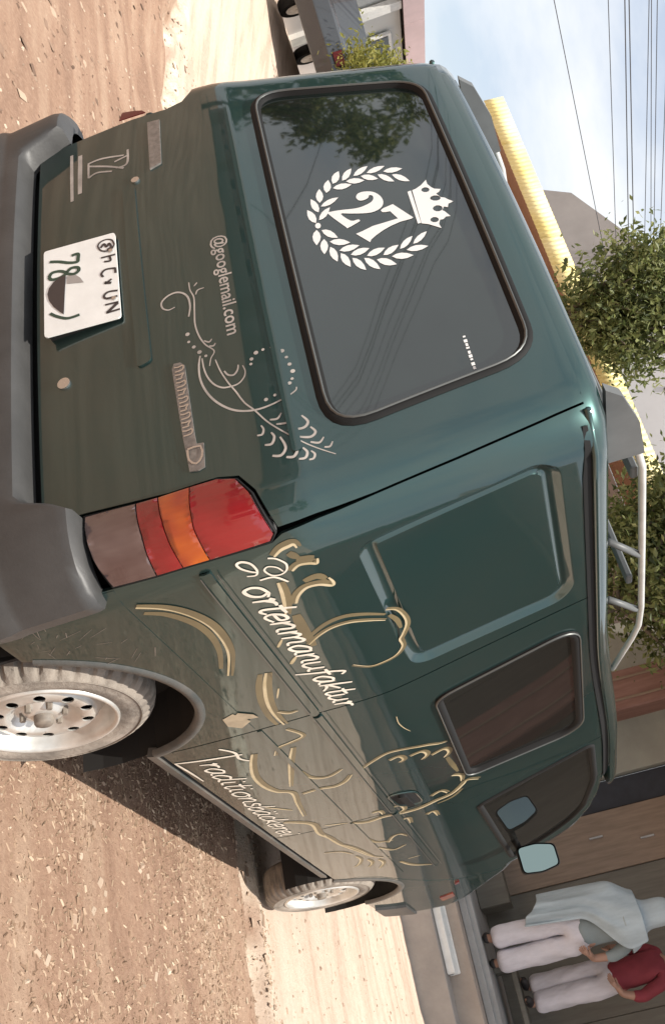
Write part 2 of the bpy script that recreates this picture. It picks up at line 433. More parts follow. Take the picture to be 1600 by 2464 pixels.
def script(ink, text, a, b, xh, w, slant=.32):
    tot = sum(SCRIPT[c][0] for c in text); L = math.hypot(b[0] - a[0], b[1] - a[1]); sc = L / tot
    ux, uz = (b[0] - a[0]) / L, (b[1] - a[1]) / L; x = 0
    for c in text:
        adv, st = SCRIPT[c]
        for p in st:
            q = []
            for px, py in p:
                lx = (x + px) * sc + py * xh * slant; ly = py * xh
                q.append((a[0] + ux * lx - uz * ly, a[1] + uz * lx + ux * ly))
            ink.stroke(q, w, .35, 5)
        x += adv
def font_patch(name, text, a, b, m, parent, off=.0009, bold=0.0):
    c = bpy.data.curves.new(name, 'FONT'); c.body = text; c.resolution_u = 3; c.offset = bold
    tmp = bpy.data.objects.new('tmp', c); col.objects.link(tmp)
    dg = bpy.context.evaluated_depsgraph_get(); me = bpy.data.meshes.new_from_object(tmp.evaluated_get(dg))
    bpy.data.objects.remove(tmp); bpy.data.curves.remove(c)
    xs = [v.co.x for v in me.vertices]; x0, x1 = min(xs), max(xs)
    L = math.hypot(b[0] - a[0], b[1] - a[1]); sc = L / (x1 - x0); ux, uz = (b[0] - a[0]) / L, (b[1] - a[1]) / L
    for v in me.vertices:
        lx, ly = (v.co.x - x0) * sc, v.co.y * sc; v.co = Q(a[0] + ux * lx - uz * ly, a[1] + uz * lx + ux * ly, off)
    me.name = name; return link(name, me, m, parent)
def mir(p): return [(-a, b) for a, b in p][::-1]

# painted and stuck-on graphics, measured on the body: (distance round the body, height) in metres; lines carry their width
DIG = {
 'leaf': [[(-0.008, 1.4227), (-0.0242, 1.4263), (-0.0409, 1.4254), (-0.0547, 1.4202), (-0.0629, 1.4139), (-0.0679, 1.409), (-0.0584, 1.4075), (-0.0448, 1.4061), (-0.0287, 1.4078), (-0.0155, 1.4136)], [(-0.0496, 1.4363), (-0.0655, 1.4402), (-0.0825, 1.4397), (-0.0971, 1.4352), (-0.1061, 1.4294), (-0.1118, 1.425), (-0.1023, 1.4233), (-0.0888, 1.4216), (-0.0722, 1.4228), (-0.0582, 1.428)], [(-0.0885, 1.4454), (-0.0986, 1.4537), (-0.113, 1.4585), (-0.1287, 1.4587), (-0.1409, 1.4561), (-0.1491, 1.4538), (-0.1426, 1.4494), (-0.1326, 1.4437), (-0.1179, 1.4398), (-0.1022, 1.4404)], [(-0.1261, 1.469), (-0.1333, 1.4783), (-0.1457, 1.4843), (-0.1609, 1.486), (-0.1736, 1.4845), (-0.1824, 1.4829), (-0.1775, 1.478), (-0.1696, 1.4714), (-0.1566, 1.4661), (-0.1411, 1.4652)], [(-0.1615, 1.4916), (-0.1649, 1.5017), (-0.1752, 1.5099), (-0.1905, 1.5147), (-0.2045, 1.516), (-0.2147, 1.5164), (-0.2118, 1.5108), (-0.2065, 1.5031), (-0.1951, 1.4954), (-0.1791, 1.4913)], [(-0.1681, 1.5179), (-0.1701, 1.5279), (-0.1792, 1.5375), (-0.1936, 1.5447), (-0.2074, 1.5486), (-0.2173, 1.5508), (-0.2153, 1.545), (-0.2111, 1.5369), (-0.2008, 1.5277), (-0.1855, 1.5209)], [(-0.1812, 1.5501), (-0.1794, 1.5604), (-0.1845, 1.5719), (-0.1953, 1.5825), (-0.2067, 1.5896), (-0.2152, 1.5942), (-0.2153, 1.5881), (-0.2144, 1.5793), (-0.2082, 1.5678), (-0.1963, 1.5574)], [(-0.1837, 1.5857), (-0.1789, 1.5962), (-0.1802, 1.6092), (-0.1872, 1.6221), (-0.1958, 1.6313), (-0.2024, 1.6375), (-0.2044, 1.6312), (-0.2063, 1.6217), (-0.2039, 1.6087), (-0.1959, 1.5958)], [(-0.1776, 1.6289), (-0.1686, 1.6381), (-0.1648, 1.6504), (-0.1668, 1.6633), (-0.1719, 1.673), (-0.1761, 1.6796), (-0.1807, 1.674), (-0.1863, 1.6655), (-0.1891, 1.653), (-0.186, 1.6399)], [(-0.017, 1.4318), (-0.0189, 1.4419), (-0.0271, 1.452), (-0.0401, 1.4602), (-0.0524, 1.4648), (-0.0613, 1.4677), (-0.0593, 1.4618), (-0.0555, 1.4535), (-0.0462, 1.4437), (-0.0325, 1.4359)], [(-0.072, 1.4455), (-0.069, 1.4565), (-0.0719, 1.4694), (-0.0802, 1.4816), (-0.0895, 1.4901), (-0.0965, 1.4957), (-0.0975, 1.4892), (-0.0978, 1.4795), (-0.0938, 1.4666), (-0.0847, 1.4545)], [(-0.1416, 1.4888), (-0.1324, 1.4983), (-0.129, 1.5105), (-0.1319, 1.5231), (-0.1379, 1.5324), (-0.1428, 1.5387), (-0.1474, 1.533), (-0.153, 1.5244), (-0.1553, 1.512), (-0.1513, 1.4993)], [(-0.1616, 1.5271), (-0.1506, 1.5353), (-0.1445, 1.5466), (-0.1444, 1.5587), (-0.1481, 1.568), (-0.1514, 1.5743), (-0.1571, 1.5693), (-0.1645, 1.5616), (-0.1696, 1.5502), (-0.1686, 1.5379)], [(-0.1737, 1.5685), (-0.1597, 1.5744), (-0.1498, 1.5838), (-0.1457, 1.5948), (-0.1463, 1.6037), (-0.1475, 1.6098), (-0.155, 1.6061), (-0.1651, 1.6001), (-0.1741, 1.5904), (-0.1772, 1.5791)], [(-0.1674, 1.6121), (-0.1504, 1.6159), (-0.1361, 1.6236), (-0.127, 1.6335), (-0.1236, 1.6421), (-0.1221, 1.6481), (-0.1314, 1.6456), (-0.1443, 1.6412), (-0.1578, 1.6332), (-0.1662, 1.6228)], [(-0.1557, 1.6482), (-0.1387, 1.6526), (-0.1244, 1.6609), (-0.1155, 1.6715), (-0.1123, 1.6804), (-0.111, 1.6867), (-0.1203, 1.6838), (-0.1332, 1.679), (-0.1467, 1.6703), (-0.1548, 1.6593)], [(0.0202, 1.4194), (0.0299, 1.4102), (0.044, 1.405), (0.0596, 1.4045), (0.0718, 1.4071), (0.0801, 1.4095), (0.0743, 1.4142), (0.0651, 1.4204), (0.0509, 1.4249), (0.0348, 1.4246)], [(0.0621, 1.4313), (0.0719, 1.4227), (0.0858, 1.4179), (0.1009, 1.4176), (0.1125, 1.4203), (0.1203, 1.4227), (0.1145, 1.4271), (0.1054, 1.4329), (0.0914, 1.437), (0.076, 1.4365)], [(0.0976, 1.4413), (0.1124, 1.4364), (0.1286, 1.4359), (0.1432, 1.4397), (0.1526, 1.445), (0.1587, 1.4491), (0.1503, 1.4513), (0.1379, 1.4539), (0.122, 1.4537), (0.1075, 1.4493)], [(0.1303, 1.4621), (0.146, 1.4591), (0.1622, 1.4604), (0.1757, 1.4656), (0.1839, 1.4718), (0.189, 1.4764), (0.1801, 1.4777), (0.1673, 1.4788), (0.1515, 1.4769), (0.1382, 1.471)], [(0.1576, 1.4863), (0.1744, 1.4861), (0.1905, 1.4902), (0.2028, 1.4977), (0.2096, 1.5051), (0.2135, 1.5105), (0.2042, 1.5102), (0.1909, 1.5089), (0.1754, 1.5043), (0.1634, 1.4962)], [(0.1677, 1.5142), (0.1849, 1.5154), (0.201, 1.521), (0.2129, 1.5298), (0.219, 1.5379), (0.2225, 1.5438), (0.2129, 1.5427), (0.1993, 1.5403), (0.1838, 1.5342), (0.1724, 1.5249)], [(0.1842, 1.5426), (0.1993, 1.5481), (0.2111, 1.5576), (0.2174, 1.5692), (0.2185, 1.5788), (0.2185, 1.5855), (0.2103, 1.5819), (0.199, 1.5761), (0.188, 1.5663), (0.1827, 1.5543)], [(0.1853, 1.5803), (0.1966, 1.5891), (0.2034, 1.6014), (0.2045, 1.6146), (0.2017, 1.6247), (0.1991, 1.6316), (0.1931, 1.6262), (0.1854, 1.6179), (0.1796, 1.6054), (0.1795, 1.592)], [(0.1734, 1.6197), (0.1821, 1.6297), (0.1861, 1.6428), (0.1847, 1.6564), (0.1803, 1.6666), (0.1766, 1.6735), (0.1721, 1.6674), (0.1666, 1.6583), (0.1635, 1.645), (0.1659, 1.6312)], [(0.0251, 1.4313), (0.0414, 1.4345), (0.0552, 1.4417), (0.0639, 1.4514), (0.0672, 1.4599), (0.0686, 1.4659), (0.0597, 1.4637), (0.0473, 1.4599), (0.0343, 1.4523), (0.0263, 1.4421)], [(0.0771, 1.4435), (0.0898, 1.4515), (0.0983, 1.4629), (0.1011, 1.4755), (0.0995, 1.4853), (0.0977, 1.492), (0.0909, 1.4872), (0.0819, 1.4795), (0.0743, 1.4679), (0.0726, 1.455)], [(0.1193, 1.4607), (0.1271, 1.4708), (0.1297, 1.4835), (0.1266, 1.4963), (0.1209, 1.5056), (0.1162, 1.5118), (0.1123, 1.5057), (0.1077, 1.4966), (0.1061, 1.4839), (0.1102, 1.471)], [(0.1446, 1.4847), (0.1514, 1.4948), (0.1526, 1.5071), (0.1479, 1.5192), (0.141, 1.5279), (0.1355, 1.5336), (0.1322, 1.5276), (0.1286, 1.5187), (0.1285, 1.5063), (0.1342, 1.4942)], [(0.1623, 1.5224), (0.1677, 1.5326), (0.1673, 1.5448), (0.1611, 1.5566), (0.1531, 1.5649), (0.1469, 1.5704), (0.1445, 1.5643), (0.142, 1.5552), (0.1435, 1.543), (0.1507, 1.5312)], [(0.1733, 1.5611), (0.176, 1.5713), (0.1727, 1.5827), (0.164, 1.5932), (0.1545, 1.6002), (0.1473, 1.6048), (0.1465, 1.5988), (0.1464, 1.59), (0.1507, 1.5786), (0.1603, 1.5683)], [(0.1639, 1.6053), (0.1629, 1.6155), (0.1558, 1.6263), (0.1441, 1.6356), (0.1327, 1.6413), (0.1245, 1.6449), (0.1258, 1.639), (0.1288, 1.6304), (0.1369, 1.6198), (0.1493, 1.6108)], [(0.1557, 1.6401), (0.155, 1.6506), (0.1483, 1.6619), (0.137, 1.6721), (0.126, 1.6787), (0.1179, 1.6829), (0.1191, 1.6768), (0.1218, 1.6679), (0.1295, 1.6566), (0.1416, 1.6467)]],
 'two': [(-0.0351, 1.4586), (-0.0417, 1.4666), (-0.0404, 1.4937), (-0.0357, 1.5257), (-0.0376, 1.548), (-0.0485, 1.5719), (-0.0622, 1.5814), (-0.0768, 1.5814), (-0.0803, 1.5737), (-0.0702, 1.5691), (-0.0636, 1.5555), (-0.0675, 1.5438), (-0.0833, 1.5398), (-0.0977, 1.5479), (-0.1008, 1.5651), (-0.0925, 1.5857), (-0.0734, 1.5986), (-0.0498, 1.6037), (-0.0273, 1.5994), (-0.0125, 1.587), (-0.0054, 1.5666), (-0.0089, 1.5427), (-0.0185, 1.5117), (-0.0246, 1.4896), (0.0117, 1.509), (0.0127, 1.5278), (0.0194, 1.5315), (0.0242, 1.5257), (0.0383, 1.4975), (0.0319, 1.4919)],
 'seven': [(-0.0068, 1.59), (-0.0134, 1.5981), (-0.0226, 1.6244), (0.0502, 1.6625), (0.054, 1.6576), (0.0573, 1.6273), (0.0664, 1.6013), (0.077, 1.5803), (0.0915, 1.5587), (0.104, 1.5443), (0.1132, 1.5398), (0.0686, 1.5121), (0.0635, 1.5292), (0.0514, 1.5584), (0.0474, 1.5862), (0.0417, 1.6251), (0.0055, 1.612), (0.0051, 1.5999), (0.0025, 1.5922)],
 'band': [(-0.064, 1.6711), (-0.0673, 1.6806), (0.0792, 1.6766), (0.0799, 1.6683)],
 'crown': [(-0.0671, 1.6841), (-0.0712, 1.6946), (-0.0835, 1.7109), (-0.1036, 1.7275), (-0.0832, 1.7268), (-0.0656, 1.7333), (-0.0559, 1.7395), (-0.0492, 1.7545), (-0.0392, 1.7483), (-0.0335, 1.7388), (-0.0132, 1.7467), (-0.0074, 1.7563), (0.0039, 1.7634), (0.0159, 1.7737), (0.0208, 1.7596), (0.0361, 1.7548), (0.0303, 1.7453), (0.0446, 1.738), (0.0513, 1.7433), (0.076, 1.7526), (0.0741, 1.7409), (0.0827, 1.7322), (0.0822, 1.7243), (0.0985, 1.718), (0.1177, 1.7204), (0.1034, 1.7061), (0.0905, 1.6929), (0.0817, 1.6773)],
 'crown_holes': [[(-0.0551, 1.727), (-0.0492, 1.7236), (-0.0469, 1.7176), (-0.0491, 1.7113), (-0.0549, 1.707), (-0.0622, 1.7064), (-0.0681, 1.7098), (-0.0705, 1.7158), (-0.0684, 1.7222), (-0.0625, 1.7264)], [(-0.0089, 1.7463), (-0.0028, 1.7422), (-0.0008, 1.7347), (-0.0037, 1.7266), (-0.0103, 1.7209), (-0.0182, 1.7199), (-0.0243, 1.7239), (-0.0264, 1.7315), (-0.0235, 1.7397), (-0.0169, 1.7453)], [(0.0371, 1.7413), (0.0442, 1.7373), (0.0468, 1.7302), (0.0442, 1.7227), (0.0372, 1.7178), (0.0285, 1.7172), (0.0215, 1.7212), (0.0187, 1.7283), (0.0214, 1.7358), (0.0284, 1.7408)], [(0.0813, 1.7218), (0.0872, 1.7183), (0.0893, 1.7122), (0.087, 1.7057), (0.0811, 1.7014), (0.0738, 1.7008), (0.0679, 1.7043), (0.0657, 1.7104), (0.068, 1.7169), (0.074, 1.7213)]],
 'dotw': [(0.0071, 1.4327), (0.0146, 1.4292), (0.0163, 1.4236), (0.0111, 1.4191), (0.0021, 1.4183), (-0.0055, 1.4218), (-0.0072, 1.4275), (-0.002, 1.432)],
 'dash': [(0.5178, 1.6804), (0.6322, 1.6784)],
 'swirl': [(0.0042, [(0.1039, 1.0784), (0.1317, 1.0789), (0.1617, 1.0856), (0.209, 1.0821), (0.251, 1.079), (0.2909, 1.0841), (0.3245, 1.096), (0.352, 1.1146), (0.3721, 1.1042), (0.3936, 1.0984)]), (0.0057, [(0.2201, 1.0662), (0.1878, 1.073), (0.1559, 1.0714), (0.1354, 1.0602), (0.1253, 1.0413), (0.1297, 1.0192), (0.1454, 1.0027), (0.1662, 1.0042), (0.1777, 1.0181), (0.1745, 1.0349)]), (0.0044, [(0.1529, 1.0915), (0.1396, 1.0979), (0.1375, 1.1146)]), (0.0044, [(0.1126, 1.0992), (0.1225, 1.0898)]), (0.004, [(0.3799, 1.1141), (0.418, 1.1215), (0.4576, 1.1345), (0.4893, 1.1482), (0.5285, 1.1635), (0.5577, 1.1828), (0.5986, 1.2057), (0.6396, 1.2366), (0.6814, 1.2719), (0.7089, 1.3003), (0.738, 1.334)]), (0.0057, [(0.3547, 1.0797), (0.384, 1.0731), (0.4225, 1.0716), (0.4597, 1.0793), (0.4957, 1.0959), (0.5273, 1.1217), (0.5465, 1.1488), (0.5571, 1.1829), (0.5572, 1.2185), (0.5504, 1.255), (0.5388, 1.2801), (0.529, 1.2847)]), (0.0046, [(0.3641, 1.0833), (0.396, 1.0841), (0.4254, 1.0897), (0.4509, 1.1018), (0.4665, 1.118), (0.4713, 1.1356), (0.4701, 1.1571), (0.4572, 1.1727), (0.4402, 1.1783), (0.4214, 1.1749)]), (0.0052, [(0.4214, 1.1303), (0.4358, 1.1375), (0.4409, 1.1506), (0.4297, 1.1614), (0.4155, 1.165)]), (0.0048, [(0.3115, 1.0944), (0.3202, 1.106), (0.313, 1.1138)]), (0.0048, [(0.3327, 1.1044), (0.336, 1.115), (0.3292, 1.1206)]), (0.0056, [(0.5958, 1.212), (0.5994, 1.229), (0.5879, 1.2398)]), (0.0056, [(0.6131, 1.2238), (0.6185, 1.2491), (0.6033, 1.2603)]), (0.0067, [(0.6382, 1.2456), (0.6454, 1.2784), (0.6324, 1.292), (0.611, 1.2817)]), (0.0066, [(0.6655, 1.2663), (0.6741, 1.29), (0.6647, 1.303), (0.6477, 1.2949)]), (0.0055, [(0.6871, 1.2876), (0.6954, 1.3057), (0.6846, 1.3177)]), (0.0049, [(0.7108, 1.314), (0.7141, 1.3261), (0.7035, 1.3339)]), (0.0056, [(0.6266, 1.1777), (0.6275, 1.1892), (0.6154, 1.1941), (0.6034, 1.1902)]), (0.0066, [(0.6571, 1.1901), (0.6595, 1.2056), (0.6439, 1.2141), (0.6299, 1.2092)]), (0.0071, [(0.6902, 1.2018), (0.6961, 1.2208), (0.6797, 1.2338), (0.649, 1.2263)]), (0.0071, [(0.7053, 1.2307), (0.7107, 1.2469), (0.6961, 1.2566), (0.6754, 1.2476)]), (0.0065, [(0.7213, 1.2562), (0.7232, 1.2698), (0.7105, 1.2763), (0.6959, 1.2692)]), (0.0054, [(0.7309, 1.2767), (0.731, 1.2863), (0.7209, 1.291), (0.7101, 1.2847)])],
 'dots': [(0.4251, 1.1943), (0.4109, 1.198), (0.3962, 1.2109), (0.3934, 1.2283), (0.3941, 1.2496), (0.4134, 1.2704), (0.4355, 1.2771), (0.4584, 1.2806), (0.4809, 1.2841), (0.5024, 1.2791), (0.5132, 1.2715), (0.5273, 1.2531), (0.5344, 1.2342), (0.5384, 1.2127), (0.2761, 1.057), (0.3013, 1.0574), (0.3218, 1.0678), (0.3426, 1.0796), (0.3599, 1.0932)],
 'badge_r': [(0.3716, 1.0087), (0.3581, 1.0148), (0.3592, 1.0305), (0.3716, 1.0401), (0.5772, 1.0403), (0.6021, 1.0416), (0.6041, 1.0576), (0.667, 1.0522), (0.672, 1.037), (0.6687, 1.017), (0.6242, 1.0152), (0.5818, 1.0129)],
 'badge_l': [(-0.6502, 1.0145), (-0.6457, 1.0526), (-0.4197, 1.0455), (-0.4052, 1.0107)],
 'mark_l': [(0.0073, [(-0.5453, 0.8206), (-0.5469, 0.8656), (-0.5242, 0.9343)]), (0.0073, [(-0.5315, 0.823), (-0.4948, 0.8844), (-0.4589, 0.9321)]), (0.0072, [(-0.4715, 0.8225), (-0.4832, 0.8497), (-0.4641, 0.8958)]), (0.0063, [(-0.5438, 0.8231), (-0.4715, 0.8225)]), (0.0068, [(-0.5072, 0.9044), (-0.5164, 0.9439)]), (0.0068, [(-0.4728, 0.9083), (-0.4768, 0.9424), (-0.5474, 0.9474)]), (0.01, [(-0.6244, 0.7685), (-0.3866, 0.7704)]), (0.0134, [(-0.6063, 0.7967), (-0.4102, 0.7949)])],
 'cream': [(0.0089, [(0.917, 1.1438), (0.9047, 1.1626), (0.901, 1.1813), (0.9003, 1.1932), (0.9117, 1.1967)]), (0.0103, [(0.9908, 1.1623), (0.9755, 1.1818), (0.981, 1.2042), (0.9918, 1.2193), (0.9724, 1.2261)]), (0.0107, [(1.1367, 1.1289), (1.1048, 1.1444), (1.0812, 1.17), (1.0851, 1.2002), (1.108, 1.2256), (1.0922, 1.2313), (1.0682, 1.2265)]), (0.0103, [(1.0208, 1.1199), (1.0704, 1.1139), (1.1264, 1.1033), (1.177, 1.0913)]), (0.0071, [(1.366, 1.0972), (1.3339, 1.1336), (1.3146, 1.1729), (1.317, 1.2168), (1.3477, 1.2617), (1.3801, 1.3003)]), (0.007, [(1.3245, 1.3114), (1.3472, 1.3348), (1.4006, 1.3461), (1.4507, 1.3441), (1.5007, 1.3238), (1.5244, 1.3119), (1.5698, 1.3107), (1.6078, 1.2843), (1.6155, 1.248), (1.6073, 1.2075), (1.564, 1.1687)]), (0.0097, [(1.3319, 1.0242), (1.2959, 1.0455)]), (0.0128, [(1.4475, 1.0244), (1.4107, 1.0495)]), (0.0113, [(0.9542, 0.8074), (0.9831, 0.8485), (1.0206, 0.8802), (1.0764, 0.906), (1.1419, 0.9194), (1.2258, 0.9172), (1.3055, 0.9013), (1.4131, 0.8607)]), (0.0119, [(1.4595, 0.9509), (1.5338, 0.9229), (1.6371, 0.8957), (1.736, 0.8832), (1.8406, 0.8856)]), (0.0074, [(1.7343, 0.8966), (1.7665, 0.9213), (1.7658, 0.9519)]), (0.0063, [(1.5764, 0.9501), (1.638, 0.9268)]), (0.0076, [(1.8807, 0.8788), (1.964, 0.9066), (1.9921, 0.8582), (2.0099, 0.8124), (2.0721, 0.7815)]), (0.0125, [(2.012, 0.7259), (2.1046, 0.69), (2.2253, 0.6588), (2.343, 0.654), (2.4341, 0.6749), (2.4876, 0.7145), (2.6271, 0.6941), (2.7987, 0.6713)]), (0.0098, [(2.042, 0.85), (2.1799, 0.7994), (2.4104, 0.7325)]), (0.0095, [(2.2823, 0.8049), (2.3573, 0.8127), (2.404, 0.8443), (2.4097, 0.8876), (2.37, 0.9373)]), (0.0108, [(2.5279, 0.7489), (2.5201, 0.8128), (2.5373, 0.8699), (2.5094, 0.9178), (2.4522, 0.9519)]), (0.0135, [(2.8289, 0.5794), (2.8642, 0.619), (2.9423, 0.6644), (3.0912, 0.6523), (3.1854, 0.6686), (3.3381, 0.684)]), (0.011, [(2.9953, 0.707), (3.0346, 0.7947)]), (0.0113, [(2.5834, 0.5861), (2.6898, 0.6596)]), (0.0085, [(3.3381, 0.684), (3.469, 0.7217), (3.7051, 0.7599)]), (0.0089, [(2.4241, 0.9955), (2.3709, 1.0546), (2.3358, 1.1126), (2.3531, 1.1793), (2.387, 1.2403), (2.4224, 1.279), (2.4335, 1.3098)]), (0.014, [(3.0547, 0.8039), (3.0987, 0.8634), (3.0857, 0.9406), (3.1004, 1.0257), (3.0932, 1.0963), (3.0564, 1.1718), (3.0348, 1.2447), (2.9816, 1.2946), (2.9524, 1.3172), (3.0004, 1.3576)]), (0.0099, [(2.4143, 1.1005), (2.4025, 1.1344), (2.4434, 1.1423), (2.4575, 1.1236)]), (0.0099, [(2.4348, 1.1719), (2.4277, 1.213), (2.473, 1.2233), (2.5042, 1.1995)]), (0.0101, [(2.5033, 1.2407), (2.4979, 1.2874), (2.5439, 1.2969), (2.5791, 1.2745)]), (0.0101, [(2.8149, 1.2685), (2.8599, 1.298), (2.9301, 1.2926)]), (0.0103, [(2.9757, 1.1621), (2.9483, 1.2026), (2.9997, 1.222)]), (0.0097, [(2.9846, 0.9934), (2.9821, 1.0255), (3.0406, 1.0301), (3.0725, 1.008)]), (0.0096, [(2.989, 0.9108), (2.99, 0.9379), (3.0394, 0.9411)]), (0.01, [(3.2141, 1.1038), (3.1978, 1.1302), (3.2736, 1.1371)]), (0.01, [(3.2076, 0.9912), (3.188, 1.0186), (3.2752, 1.0167)]), (0.0078, [(3.1285, 0.6683), (3.2602, 0.6722), (3.364, 0.6853), (3.5227, 0.7185), (3.6924, 0.7536), (3.7957, 0.8169)]), (0.0086, [(3.5086, 0.8739), (3.434, 0.9087), (3.4169, 0.9419), (3.4817, 0.9654)]), (0.0097, [(3.9421, 0.8429), (4.0906, 0.8835), (4.22, 0.9686)]), (0.0084, [(3.9245, 0.8908), (3.9331, 0.9515)]), (0.0077, [(3.3301, 0.8015), (3.4496, 0.8253), (3.4908, 0.8977)]), (0.008, [(3.5562, 0.8131), (3.6687, 0.863), (3.6353, 0.9328)]), (0.0083, [(3.6214, 0.6911), (3.7071, 0.6954), (3.8083, 0.66), (3.8369, 0.6326)]), (0.0083, [(3.7383, 0.7228), (3.8255, 0.7255), (3.9042, 0.6928)]), (0.0084, [(3.7879, 0.7653), (3.8794, 0.7708), (3.9798, 0.7315)]), (0.0068, [(3.4335, 0.5886), (3.4766, 0.6533), (3.5659, 0.6883)]), (0.0042, [(2.0319, 1.2004), (2.0911, 1.1958), (2.1477, 1.2031), (2.1959, 1.2164)])],
 'goldband': [(0.0197, [(0.9188, 1.1754), (0.9473, 1.19)]), (0.0212, [(0.9492, 1.1836), (0.9571, 1.205), (0.9627, 1.2213)]), (0.0234, [(1.0495, 1.1728), (1.045, 1.2048), (1.0696, 1.2199)]), (0.0176, [(1.3238, 1.1089), (1.2847, 1.1603), (1.2752, 1.2099), (1.3007, 1.255), (1.3486, 1.3066)]), (0.0151, [(1.3606, 1.3147), (1.4068, 1.327), (1.46, 1.3278)]), (0.0289, [(1.1919, 1.1129), (1.2815, 1.1072), (1.3818, 1.1068)]), (0.0198, [(0.9874, 0.8126), (1.0148, 0.8485), (1.0612, 0.8773), (1.1182, 0.8966), (1.1889, 0.9017), (1.2696, 0.89), (1.3621, 0.8598)]), (0.0198, [(1.4584, 0.9355), (1.5327, 0.9071), (1.6373, 0.8809), (1.7476, 0.8665), (1.8261, 0.8678)]), (0.0176, [(3.0299, 1.2832), (3.0764, 1.2385), (3.1011, 1.1646)]), (0.0207, [(2.5942, 1.2849), (2.7988, 1.2978)])],
 'tloops': [(0.0067, [(0.953, 1.0934), (0.9401, 1.08), (0.9219, 1.0659), (0.9074, 1.0624), (0.9044, 1.0752), (0.9172, 1.091), (0.942, 1.0956), (0.9619, 1.0875), (0.9566, 1.0684)]), (0.0057, [(0.9149, 1.1299), (0.9252, 1.1468), (0.9515, 1.1592), (0.9781, 1.1526), (0.9891, 1.1357), (0.9805, 1.1174), (0.9537, 1.1095), (0.9422, 1.1206), (0.9556, 1.1371), (0.9792, 1.1448)]), (0.0075, [(0.9876, 1.088), (0.9916, 1.1199), (1.0287, 1.1419)])],
 'handle': [(2.8716, 0.9853), (2.8032, 1.0169), (2.7849, 1.0638), (2.8263, 1.1255), (2.903, 1.1429), (2.9865, 1.1421), (3.0314, 1.1208), (3.0211, 1.0634), (2.9555, 1.0082)],
 'mud': [(1.68, 0.7475), (1.6587, 0.785), (1.7114, 0.8051), (1.7421, 0.8119), (1.7771, 0.7736), (1.7404, 0.7428)],
 'plate_strokes': [(0.034, [(0.146, 0.39), (0.144, 0.477), (0.203, 0.477), (0.239, 0.46), (0.222, 0.348), (0.177, 0.213), (0.149, 0.085)]), (0.034, [(0.333, 0.071), (0.29, 0.117), (0.296, 0.229), (0.339, 0.304), (0.372, 0.223), (0.37, 0.111), (0.333, 0.071)]), (0.034, [(0.333, 0.313), (0.296, 0.377), (0.306, 0.464), (0.347, 0.479), (0.373, 0.414), (0.349, 0.321)]), (0.03, [(0.753, 0.082), (0.803, 0.164), (0.854, 0.288), (0.861, 0.382), (0.853, 0.468)]), (0.016, [(0.148, 0.981), (0.088, 0.951), (0.064, 0.873), (0.079, 0.792), (0.121, 0.757), (0.178, 0.792), (0.204, 0.86), (0.197, 0.94), (0.148, 0.981)]), (0.022, [(0.15, 0.794), (0.111, 0.842), (0.155, 0.873), (0.121, 0.912), (0.172, 0.934), (0.191, 0.879)]), (0.022, [(0.272, 0.791), (0.275, 0.986)]), (0.022, [(0.278, 0.906), (0.334, 0.914), (0.325, 0.83)]), (0.022, [(0.437, 0.978), (0.424, 0.847), (0.461, 0.782), (0.503, 0.805)]), (0.022, [(0.436, 0.97), (0.495, 0.973)]), (0.03, [(0.57, 0.816), (0.596, 0.905)]), (0.02, [(0.591, 0.822), (0.551, 0.914)]), (0.022, [(0.701, 0.983), (0.689, 0.865), (0.717, 0.801), (0.756, 0.828), (0.761, 0.976)]), (0.022, [(0.825, 0.808), (0.83, 0.982)]), (0.03, [(0.837, 0.973), (0.915, 0.826)]), (0.022, [(0.917, 0.817), (0.912, 0.996)])],
 'plate_black': [(0.362, 0.302), (0.365, 0.224), (0.404, 0.134), (0.463, 0.07), (0.528, 0.048), (0.607, 0.068), (0.692, 0.13), (0.757, 0.202), (0.808, 0.262)],
 'plate_grey': [(0.378, 0.31), (0.391, 0.439), (0.438, 0.496), (0.504, 0.542), (0.468, 0.32)],
}

# ================================================================ the van
van = empty('van', (0, .0, 0))
tag(van, 'dark green panel van with gold scrollwork and a white wreath on its rear window', 'van')
def zg(y): return 1.885 + .045 * sstep((y - 1.3) / 1.3)
def s_top(s): return zg(P(s, 1.88)[1])
WR = (.668, .308)     # rear / shared wheel: y, z of the hub
WF = (3.657, .308)
AR = .405
def arc(cy, cz, r, a0, a1, n=20):
    return [(cy + r * math.cos(R(a0 + (a1 - a0) * k / n)), cz + r * math.sin(R(a0 + (a1 - a0) * k / n))) for k in range(n + 1)]
def yz(L): return [(s_of_y(y, z), z) for y, z in L]

SEAM = [(.86, 1.1676), (.848, 1.389), (.835, 1.581), (.818, 1.777), (.806, 1.885)]
DSEAM = [(1.789, 1.885), (1.795, 1.75), (1.806, 1.60), (1.824, 1.35), (1.828, 1.19), (1.824, .98), (1.830, .80), (1.846, .482)]
FSEAM = [(3.165, zg(2.37)), (3.16, 1.75), (3.14, 1.55), (3.07, 1.33), (3.045, 1.10), (3.04, .80), (3.04, .482)]
LAMP = [(.7015, .7668), (.7149, .9629), (.7085, 1.0746), (.7222, 1.1164), (.7644, 1.1418), (.8588, 1.1654), (.8748, 1.1517), (.8758, 1.0155), (.8769, .8872), (.8734, .7925), (.8026, .7734), (.7317, .7647)]
RWIN = [(-.684, 1.333), (.684, 1.333), (.642, 1.822), (-.642, 1.822)]
rwin = round_poly(RWIN, [.11, .11, .10, .10], 7)

